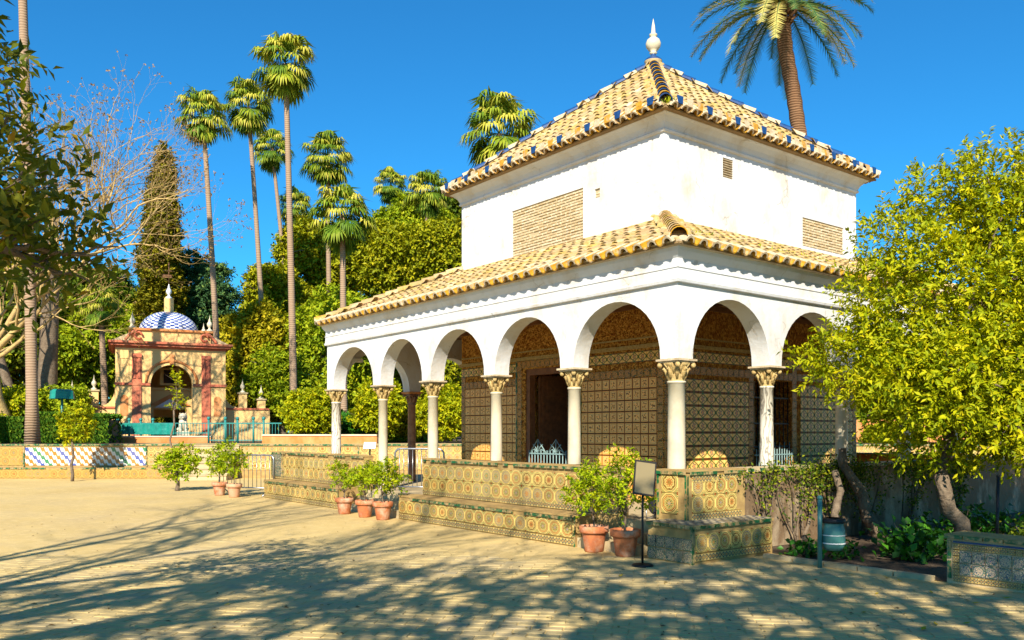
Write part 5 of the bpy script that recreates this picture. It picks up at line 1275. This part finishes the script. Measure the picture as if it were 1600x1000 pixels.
# cypress
cy = thing('cypress_tree', 'tall brownish green cypress column behind the domed pavilion', 'tree', (PX(243, 0, 52).x, 52, TZ))
lob = []
for i in range(26):
    t = i/25; z = 16.6*t; w = 1.62-.62*t-.62*t**5; g = random
    for k in range(3): lob.append((g.uniform(-.3, .3)*w-.55*(1-t)*.0+.5*t, g.uniform(-.3, .3)*w, .6+z, w*g.uniform(.75, 1.0), w*.9, .8))
me, C = crown_mesh('crown', lob, 9500, 8, .5, .24, .13, MAT['cypress'], shell=.7, up=2.2, clump=300); link('crown', me, None, cy)
m = MB(); m.tube([(0, 0, 0), (.3, 0, 15)], [.35, .05], 8); m.build('trunk', MAT['bark'], cy)
# cedar: flat tiered foliage
cz = thing('cedar_tree', 'dark blue-green cedar with flat tiers right of the cypress', 'tree', (PX(310, 0, 56).x, 56, TZ)); g = random.Random(3); lob = []
for i in range(34):
    z = g.uniform(5, 12.2); rr = (13.2-z)*.42+.4; a = g.uniform(0, 6.28); lob.append((math.cos(a)*rr*.8, math.sin(a)*rr*.8, z, 1.2, 1.2, .22))
me, C = crown_mesh('crown', lob, 2600, 8, .4, .24, .10, MAT['cedar'], shell=.2, up=.1); link('crown', me, None, cz)
m = MB(); m.tube([(0, 0, 0), (0, 0, 12.4)], [.35, .04], 8)
for l in lob[::2]: m.tube([(0, 0, l[2]-.4), (l[0], l[1], l[2]-.1)], [.09, .02], 5)
m.build('trunk', MAT['bark'], cz)

# bare deciduous trees
def bare(mb, p, d, ln, r, dep, g, tips, up=.05):
    k = 4; path = [Vector(p)]; dd = Vector(d).normalized()
    for i in range(k):
        dd = (dd+Vector((g.uniform(-1, 1), g.uniform(-1, 1), g.uniform(-1, 1)))*.24+Vector((0, 0, up))).normalized(); path.append(path[-1]+dd*ln/k)
    mb.tube(path, [r*(1-.38*i/k) for i in range(k+1)], 7 if dep > 3 else (5 if dep > 1 else 3), cap=False)
    if dep == 0: tips.append((path[-1], dd)); return
    nb = 2 if g.random() < .62 else 3
    for i in range(nb):
        ax = Vector((g.uniform(-1, 1), g.uniform(-1, 1), g.uniform(-1, 1))).normalized(); ang = g.uniform(.35, .85)*(1 if i else .6)
        nd = Matrix.Rotation(ang, 3, ax) @ dd; bare(mb, path[-1], nd, ln*g.uniform(.66, .86), r*.62*(1.1 if i == 0 else .85), dep-1, g, tips, up)
    if dep >= 2:
        q = path[2]; ax = Vector((g.uniform(-1, 1), g.uniform(-1, 1), g.uniform(-1, 1))).normalized()
        bare(mb, q, Matrix.Rotation(.9, 3, ax) @ dd, ln*.6, r*.4, dep-2, g, tips, up)
def bare_tree(label, loc, starts, seed, leafy=True, bark='palebark'):
    t = thing('bare_tree', label, 'tree', loc); g = random.Random(seed); m = MB(); tips = []
    for p, d, ln, r, dep in starts: bare(m, p, d, ln, r, dep, g, tips)
    m.build('trunk', MAT[bark], t)
    if leafy and tips:
        n = len(tips)*3; idx = np.repeat(np.arange(len(tips)), 3); P = np.array([tuple(a) for a, b in tips])[idx]; D = rng.normal(size=(n, 3))+np.array([0, 0, -.6])
        link('seed_pods', leaves('seed_pods', P, D, rng.normal(size=(n, 3)), .09, .05, MAT['deadleaf'], rng.random(n)), None, t)
    return t
bare_tree('bare spreading tree with pale yellow limbs at the left, behind the near leaves', (-19.9, 31.5, TZ), [((0, 0, 0), (.1, .2, 2.2), 3.4, .26, 0), ((.1, .3, 3.2), (.35, 0, 1), 2.8, .14, 6), ((.1, .2, 3.2), (1.0, 0, .95), 3.2, .14, 7), ((.1, .2, 3.3), (.75, .1, 1.3), 2.9, .13, 6), ((.0, .2, 3.0), (1.0, .1, .6), 3.2, .10, 5)], 12)
bare_tree('second bare tree with reddish twig tips at the far left', (-21.5, 36, TZ), [((0, 0, 0), (.1, 0, 1), 4.0, .3, 7)], 4)

# orange tree at the right, overhanging the plaster wall
def big_orange():
    foot = PX(1505, 0, 11.1); foot = Vector((foot.x, 11.1, 0))
    t = thing('orange_tree', 'large yellow-green orange tree overhanging the plaster wall at the right', 'tree', foot)
    C0 = Vector((6.35-foot.x, 10.2-foot.y, 0))
    lob = [(C0.x, C0.y, 3.1, 2.2, 1.7, 1.55), (C0.x+.75, C0.y, 3.85, 1.6, 1.4, 1.15), (C0.x-1.35, C0.y-.1, 3.2, 1.05, 1.0, .95), (C0.x-1.7, C0.y-.2, 2.55, 1.05, .8, .62), (C0.x-2.25, C0.y-.2, 2.5, .72, .5, .33), (C0.x-.9, C0.y-.4, 2.1, 1.2, .9, .75), (C0.x+.3, C0.y-.6, 1.95, 1.3, .9, .7), (C0.x-1.0, C0.y-.2, 1.75, 1.1, .8, .5), (C0.x+.9, C0.y+.3, 2.1, 1.5, 1.1, .7), (C0.x+1.0, C0.y-.2, 3.2, 1.8, 1.5, 1.3), (C0.x+1.7, C0.y, 3.0, 1.6, 1.4, 1.4), (C0.x-.25, C0.y, 4.25, .75, .7, .55), (C0.x+.9, C0.y-.1, 4.75, .8, .7, .5), (C0.x-1.1, C0.y, 4.55, .50, .5, .34), (C0.x-.4, C0.y, 4.65, .75, .6, .5), (C0.x-1.6, C0.y-.1, 3.9, .6, .6, .45), (C0.x+.3, C0.y, 4.85, .6, .5, .4), (C0.x+1.9, C0.y, 4.5, .9, .8, .7)]
    lob = [(((x+foot.x)*(y+foot.y+1.3)/(y+foot.y))-foot.x, y+1.3, EYE+(z-EYE)*(y+foot.y+1.3)/(y+foot.y), a*1.12, b*.85, c*1.12) for x, y, z, a, b, c in lob]
    lob += [(6.4-foot.x, 10.5-foot.y, 2.35, 1.3, .5, .75), (5.4-foot.x, 10.6-foot.y, 2.2, .8, .45, .55), (7.4-foot.x, 10.6-foot.y, 2.9, 1.0, .5, 1.0), (6.7-foot.x, 10.4-foot.y, 1.75, 1.0, .4, .42)]
    g = np.random.default_rng(77)
    P, D, N, l, w, rn, C = shoots(lob, 11500, 11, .28, .095, .038, g=g, shell=.42, up=.3, clump=260)
    link('crown', leaves('crown', P, D, N, l, w, MAT['orangeleaf'], rn), None, t)
    m = MB(); g2 = random.Random(4)
    random.seed(4); idx = g.integers(0, len(C), 26)
    m.tube(wander((.15, .1, -.05), (-.25, .1, 1.1), 5, .08), [.13, .11, .10, .10, .09, .09], 10)
    m.tube(wander((-.25, .1, 1.1), (-.1, .2, 1.9), 4, .08), [.09, .085, .08, .07, .07], 9)
    for i in idx:
        f = Vector((-.1, .2, 1.9)); e = Vector(C[i]); m.tube(wander(f, e, 6, .12), [.055, .045, .036, .028, .02, .014, .006], 6)
    for i in g.integers(0, len(C), 220):
        e = Vector(C[i]); q = e+Vector((g2.uniform(-.4, .4), g2.uniform(-.4, .4), g2.uniform(-.5, .1))); m.tube([q, e.lerp(q, .5)+Vector((.03, 0, .02)), e], [.012, .009, .004], 4)
    m.build('trunk', MAT['bark'], t)
big_orange()
# small orange trees on the terrace
for i, (px, py, Z, rx, rz_, lab) in enumerate(((487, 648, 33.5, 42, 34, 'small round orange tree left of the leftmost pavilion column'), (592, 640, 34, 40, 42, 'small orange tree seen through the leftmost arches'), (640, 655, 36, 34, 34, 'small orange tree behind the dark brown column'), (695, 648, 34, 40, 40, 'small orange tree seen just left of the brown tiled wall'), (1395, 690, 34, 40, 26, 'small orange tree behind the right arcade columns'), (745, 650, 38, 40, 40, 'small orange tree mostly hidden by the brown tiled wall'))):
    bgtree('small_orange_tree', lab, px, py, Z, m2(rx, Z), m2(rz_, Z), 'orangeleaf', 60+i, 1500, .14, .22, group='small orange trees on the terrace', r=.12, n=7)
# young sapling in the square and bushy shoots
def gtree(name, label, px, py_base, lobes, nsh, mat, L_, r, seed, cat='tree'):
    p = gp(px, py_base); return tree(name, label, tuple(p), lobes, nsh, 8, .16, L_, L_*.45, MAT[mat], r=r, g=np.random.default_rng(seed), cat=cat, up=.7, shell=.3)
gtree('young_tree', 'young tree with thin trunk and yellow leaves in front of the far tiled wall', 113, 752, [(.1, 0, 1.95, .55, .5, .5), (.25, 0, 2.35, .35, .3, .25), (-.15, 0, 1.65, .3, .3, .3), (.3, 0, 1.6, .3, .3, .3)], 300, 'orangeleaf', .13, .045, 71)
gtree('citrus_shrub', 'low spreading citrus shrub growing from the sand in front of the stone steps', 278, 767, [(-.2, 0, .75, .5, .4, .3), (.15, 0, .95, .4, .35, .3), (.35, 0, .7, .25, .3, .2), (0, 0, .55, .45, .3, .15)], 210, 'potleaf', .12, .05, 72, 'shrub')
sap = tree('sapling', 'tall thin sapling with few leaves standing before the stone lion', (PX(290, 0, 30.0).x, 28.9, 0), [(.1, 0, 2.9, .22, .2, .7), (.15, 0, 3.6, .15, .15, .35)], 40, 7, .2, .13, .06, MAT['orangeleaf'], r=.035, fork=(.02, 0, 2.4), nt=5, up=1.2, shell=.2)
# hedges
def hedge(label, px0, px1, py0, py1, Z, seed, name='clipped_hedge'):
    a = PX(px0, py1, Z); b = PX(px1, py0, Z); t = thing(name, label, 'hedge', ((a.x+b.x)/2, Z, TZ)); g = np.random.default_rng(seed)
    W_, H_ = (b.x-a.x), b.z-TZ; n = 5200; P = g.random((n, 3))*np.array([W_, 1.4, H_])-np.array([W_/2, .2, 0]); k = g.integers(0, 3, n); P[k == 0, 1] = -.2+g.random((k == 0).sum())*.1; P[k == 1, 2] = H_-g.random((k == 1).sum())*.12
    D = g.normal(size=(n, 3))*.5+np.array([0, -.3, 1]); link('foliage', leaves('foliage', P, D, g.normal(size=(n, 3)), .16, .07, MAT['hedge'], g.random(n)), None, t)
    m = MB(); m.bx(-W_/2+.12, W_/2-.12, -.05, 1.1, 0, H_-.15); m.build('stems', MAT['darkmass'] if 'darkmass' in MAT else MAT['bark'], t)
hedge('square clipped hedge at far left behind the far tiled wall', -40, 38, 655, 700, 33, 1)
hedge('square clipped hedge between the palm trunk and the lamp post', 57, 100, 648, 700, 33, 2)
hedge('square clipped hedge left of the domed pavilion, behind the young tree', 112, 171, 650, 700, 33, 3)
bgtree('yellow_shrub', 'yellow-green shrub above the hedge at far left', 20, 645, 37, 1.6, 1.0, 'orangeleaf', 81, 900, .18, .3, cat='shrub')
bgtree('yellow_shrub', 'bright shrub behind the lamp post and hedge', 80, 640, 38, 1.8, 1.1, 'greenleaf', 82, 900, .18, .3, cat='shrub')
bgtree('green_shrub', 'leafy green shrub behind the planter wall by the info lectern', 560, 668, 36, 1.2, .6, 'bedleaf', 83, 700, .2, .3, cat='shrub')
bgtree('green_shrub', 'row of dark shrubs behind the dark brown column', 640, 680, 40, 2.6, .8, 'greenleaf', 84, 900, .2, .3, cat='shrub')
# dark leaning trunk at far left
for k, (lab, p0, p1, r0, bk) in enumerate((('leaning dark tree trunk at far left behind the hedge', (28, 625), (-8, 535), .22, 'bark'), ('tall straight dark trunk behind the far left palm trunk', (73, 600), (80, 430), .42, 'bark'))):
    a = PX(*p0, 39); b = PX(*p1, 39); t = thing('tree_trunk', lab, 'tree', (a.x, 39, TZ)); m = MB(); aa = Vector((a.x, 39, TZ)); d = b-a
    pts = [Vector((0, 0, 0)), Vector((d.x*.2, 0, a.z-TZ)), Vector((d.x, 0, b.z-TZ)), Vector((d.x*1.5, 0, b.z-TZ+3))]; m.tube(pts, [r0*1.1, r0, r0*.85, r0*.5], 9); m.build('trunk', MAT[bk], t)

# near orange tree at the left edge of the frame
def near_tree():
    foot = Vector((-5.3, 5.6, 0)); t = thing('near_orange_tree', 'orange tree with leaf colour darkened as if shaded, whose branches hang into the upper left corner', 'tree', foot)
    def q(px, py, Z): return PX(px, py, Z)-foot
    lob = []
    for px, py, Z, r in ((-60, 130, 5.6, .45), (-20, 240, 5.4, .40), (20, 200, 5.3, .22), (-10, 330, 5.4, .42), (45, 300, 5.2, .28), (70, 240, 5.4, .20), (30, 390, 5.3, .30), (80, 340, 5.2, .22), (120, 395, 5.3, .20), (60, 420, 5.2, .20), (100, 300, 5.3, .15), (150, 375, 5.2, .12), (-60, 420, 5.6, .4), (-120, 250, 5.8, .7), (-160, 380, 6, .7), (-100, 100, 6, .6), (10, 110, 5.3, .10)):
        c = q(px, py, Z); lob.append((c.x, c.y, c.z, r, r, r*.8))
    g = np.random.default_rng(99); P, D, N, l, w, rn, C = shoots(lob, 500, 8, .24, .10, .043, g=g, shell=.15, up=.1)
    link('crown', leaves('crown', P, D, N, l, w, MAT['shadecitrus'], rn), None, t)
    m = MB(); random.seed(8); f = q(-230, 560, 5.6); m.tube(wander((0, 0, 0), f, 5, .05), [.14, .13, .12, .11, .10, .09], 9)
    b1 = q(5, 390, 5.4); m.tube(wander(f, b1, 5, .06), [.07, .06, .05, .045, .04, .035], 7)
    for e, s_ in ((q(60, 345, 5.2), b1), (q(120, 432, 5.3), b1), (q(160, 400, 5.2), b1), (q(40, 250, 5.3), b1), (q(185, 385, 5.2), b1), (q(5, 120, 5.4), b1), (q(75, 250, 5.4), b1), (q(140, 440, 5.2), b1)): m.tube(wander(s_, e, 5, .10), [.026, .02, .016, .012, .008, .004], 5)
    for i in g.integers(0, len(C), 110):
        e = Vector(C[i]); m.tube([e+Vector((-.2, .0, -.08)), e+Vector((-.08, .02, 0)), e+Vector((.1, 0, .06))], [.006, .005, .002], 4)
    m.build('trunk', MAT['bark'], t)
near_tree()

# trees behind the viewer which throw the dappled shade over the paving
def shade_tree(label, loc, lob, nsh, seed, r=.2):
    t = thing('shade_tree', label, 'tree', loc); g = np.random.default_rng(seed)
    P, D, N, l, w, rn, C = shoots(lob, nsh, 9, .32, .19, .11, g=g, shell=.3, up=.3, clump=32)
    link('crown', leaves('crown', P, D, N, l, w, MAT['greenleaf'], rn), None, t)
    m = MB(); limbs(m, (0, 0, 0), (0, 0, 3.2), r, [tuple(C[i]) for i in g.integers(0, len(C), 16)]); m.build('trunk', MAT['bark'], t)
shade_tree('leafy tree behind the viewer shading the paving before the sign', (3.0, -5.0, 0), [(0, 2.4, 9.2, 2.2, 1.0, .75), (-2.6, 2.2, 9.3, 1.5, 1.0, .6), (1.8, 2.2, 9.0, 1.6, 1.0, .8), (.2, 2.2, 7.9, 2.4, 1.0, .7), (-2.6, 1.8, 7.6, 1.5, 1.0, .6), (2.2, 2.2, 7.7, 1.5, 1.0, .7), (0, 1.6, 6.4, 2.6, 1.2, .6)], 1350, 201)
shade_tree('leafy tree behind the viewer shading the right-hand garden wall', (7.5, -5.0, 0), [(1.5, 2.2, 8.6, 1.6, 1.2, .6), (-1.8, 2.2, 8.1, 1.6, 1.0, .8), (.4, 2.0, 7.9, 2.0, 1.4, .8), (-1.0, 1.5, 6.8, 2.0, 1.2, .7)], 420, 202)
shade_tree('leafy tree behind the viewer shading the left foreground', (-2.6, -5.0, 0), [(0, 2.0, 8.3, 2.2, 1.0, .55), (-2.6, 2.0, 8.1, 1.7, .9, .5), (1.6, 2.0, 7.2, 1.8, 1.0, .6), (-1.2, 1.6, 7.0, 1.9, 1.0, .5), (-4.0, 1.6, 7.0, 1.6, .9, .5), (.8, 1.2, 6.1, 2.0, 1.0, .5)], 650, 203)
bt = bare_tree('bare tree behind the viewer throwing branch shadows across the sand', (-8.5, -2.2, 0), [((0, 0, 0), (.05, 0, 1), 4.0, .22, 0), ((.1, 0, 4.0), (.8, .15, .9), 3.4, .15, 6), ((.1, 0, 4.0), (.3, .3, 1), 3.6, .14, 6), ((.1, 0, 4.0), (1, .1, 1.6), 3.4, .14, 6), ((.1, 0, 3.8), (1, -.1, .5), 3.0, .12, 6)], 21, False)

# ================================================================== BED PLANTING, VINES, SMALL THINGS
def vine(label, lx, seed, h0=.0, spread=.8, r=.03, topleaf=120, name='climbing_vine'):
    t = thing(name, label, 'vine', BL(lx, -.58), TH); g = random.Random(seed); m = MB(); tips = []
    for k in range(5):
        x = g.uniform(-.1, .1); tx = x+g.uniform(-spread, spread); path = []; n = 9
        for i in range(n+1):
            f = i/n; path.append((x+(tx-x)*f+math.sin(f*7+k)*.06*(1-f*.3), .04-abs(math.sin(f*5+k*2))*.05*(1-f), h0+(1.1)*f**.9))
        m.tube(path, [r*(1-.7*i/n)*(1 if k == 0 else .6) for i in range(n+1)], 6); tips += path[3:]
    m.build('stems', MAT['bark'], t); g2 = np.random.default_rng(seed); T = np.array(tips)[g2.integers(0, len(tips), topleaf)]
    top = g2.random(topleaf) < .6; T[top, 2] = 1.05+g2.normal(size=top.sum())*.09; T[top, 0] += g2.normal(size=top.sum())*.3
    T += g2.normal(size=T.shape)*np.array([.06, .03, .05]); T[:, 1] -= .06
    P = np.repeat(T, 5, axis=0)+g2.normal(size=(topleaf*5, 3))*.04; D = g2.normal(size=P.shape)+np.array([0, -.3, -.2])
    link('foliage', leaves('foliage', P, D, g2.normal(size=P.shape), .055, .03, MAT['darkleaf'], g2.random(len(P))), None, t)
vine('thin vine with green tufts climbing nearest the corner bench', 1.25, 1, 0, .3, .02, 60)
vine('vine stems climbing behind the litter bin post', 2.0, 2, 0, .6, .03, 110)
vine('twisted vine climbing right of the litter bin', 2.9, 3, 0, .7, .035, 187)
vine('vine with thick stems below the middle of the orange tree', 3.9, 4, 0, .7, .035, 204)
vine('vine spreading over the wall top beside the orange tree trunk', 5.2, 5, 0, .8, .03, 238)
vine('leafy vine at the far right of the plaster wall', 6.8, 6, 0, 1.0, .03, 340)
def gnarl(label, lx, ly, pts, r):
    t = thing('gnarled_trunk', label, 'tree', BL(lx, ly), TH); m = MB(); P = [Vector(p) for p in pts]; d = []
    for i in range(len(P)-1):
        for k in range(4): d.append(P[i].lerp(P[i+1], k/4)+Vector((random.uniform(-.015, .015),)*3))
    m.tube(d, [r*(1-.4*i/len(d))*random.uniform(.85, 1.15) for i in range(len(d))], 9); m.build('trunk', MAT['bark'], t)
gnarl('gnarled leaning trunk against the plaster wall left of the right-hand bench block', 3.4, -1.1, [(0, 0, 0), (-.25, .1, .35), (-.2, .2, .7), (-.5, .35, 1.15), (-.45, .4, 1.5)], .10)
gnarl('dark crooked trunk in the bed right of the litter bin', 1.9, -1.3, [(0, 0, 0), (.15, .1, .2), (.1, .15, .5), (.35, .2, .8), (.3, .3, 1.2)], .07)
gnarl('thick twisted stump low in the bed beside the litter bin', 1.75, -1.35, [(0, 0, 0), (-.25, 0, .14), (-.5, .1, .12), (-.7, .1, .3)], .06)
def bedplant(label, lx, ly, s, n, seed, Lf=.12, mat='bedleaf'):
    t = thing('bed_plant', label, 'plant', BL(lx, ly), TH); g = np.random.default_rng(seed); C = g.normal(size=(n, 3))*np.array([s, s*.6, s*.35])+np.array([0, 0, s*.55]); C[:, 2] = np.abs(C[:, 2])+.03
    D = g.normal(size=(n, 3))+np.array([0, 0, .1]); link('foliage', leaves('foliage', C, D, np.tile([0, -.3, 1.0], (n, 1))+g.normal(size=(n, 3))*.3, Lf, Lf*.75, MAT[mat], g.random(n)), None, t)
    m = MB(); 
    for i in range(0, n, 4): m.tube([(C[i][0]*.2, C[i][1]*.2, 0), tuple(C[i])], [.006, .003], 4)
    m.build('stems', MAT['bark'], t)
bedplant('broad leaved dark green plant left of the tiled bench block', 1.9, -2.35, .30, 260, 1, .13); bedplant('broad leaved plant close to the gnarled trunk', 2.6, -2.0, .30, 240, 2, .13)
bedplant('low bright green plant at the foot of the litter bin', 1.0, -1.35, .16, 130, 3, .09); bedplant('bright leafy plant behind the tiled bench block', 3.4, -2.2, .35, 260, 4, .12)
bedplant('leafy plant between trunk and right edge of the bed', 4.6, -2.0, .4, 260, 5, .12); bedplant('small green plant right of the litter bin at the bed edge', 1.25, -1.75, .14, 90, 6, .09)
bedplant('tall dark shrub in front of the wall at the right edge', 3.9, -3.0, .33, 420, 7, .08, 'darkleaf')
mp = thing('metal_post', 'thin dark metal post standing in the bed near the right edge', 'post', PX(1557, 0, 9.9)); mp.location.z = 0
m = MB(); m.tube([(0, 0, 0), (.02, 0, 1.12)], .018, 8); m.sphere((.02, 0, 1.13), .022, 8); m.build('post', MAT['iron'], mp)
# fallen leaves
lm = MB(); lm.add([(-.05, 0, .004), (0, .022, .012), (.05, 0, .02), (0, -.022, .006), (0, 0, .003)], [(0, 4, 1), (4, 2, 1), (0, 3, 4), (4, 3, 2)]); lm = lm.mesh('fallen_leaf')
spots = [(970, 902), (1040, 912), (1385, 905), (1405, 909), (1428, 925), (1455, 928), (1500, 933), (1512, 941), (1525, 945), (1574, 937), (1550, 940), (1545, 959), (1572, 962), (1462, 978), (1443, 986), (1510, 977), (1590, 925), (1370, 930), (1120, 870), (852, 898), (725, 903), (1265, 912), (1283, 898), (1205, 930), (1350, 960), (1480, 950), (355, 947), (1330, 900)]
for i, (x, y) in enumerate(spots):
    p = gp(x, y); p.z = .014; o = link('fallen_leaf', lm, MAT['fallen'], None, p, random.uniform(0, 6)); s = random.uniform(.6, 1.1); o.scale = (s, s, s)
    tag(o, 'dry yellow leaf lying on the brick paving', 'leaf', 'fallen leaves on the paving')
# fine litter of twigs and leaf bits on the paving
n = 420; g = np.random.default_rng(3); Y = 6.8+g.random(n)**1.5*12; X = g.uniform(-.62, .62, n)*Y; keep = []
for a, b in zip(X, Y):
    dx, dy = a-A0.x, b-A0.y; lx = CT*dx+ST*dy; ly = -ST*dx+CT*dy
    keep.append(not (lx > -.8 and ly > -1.0) and lx < .4)
X = X[keep]; Y = Y[keep]; n = len(X); P = np.stack([X, Y, np.full(n, .016)], 1); D = np.concatenate([g.normal(size=(n, 2)), np.zeros((n, 1))], 1)
o = link('leaf_litter', leaves('leaf_litter', P, D, np.tile([0, 0, 1.0], (n, 1)), g.uniform(.02, .07, n), g.uniform(.008, .03, n), MAT['litter'], g.random(n))); tag(o, 'scattered small twigs and leaf bits on the paving', 'litter', kind='stuff')
print('objects', len(bpy.data.objects))
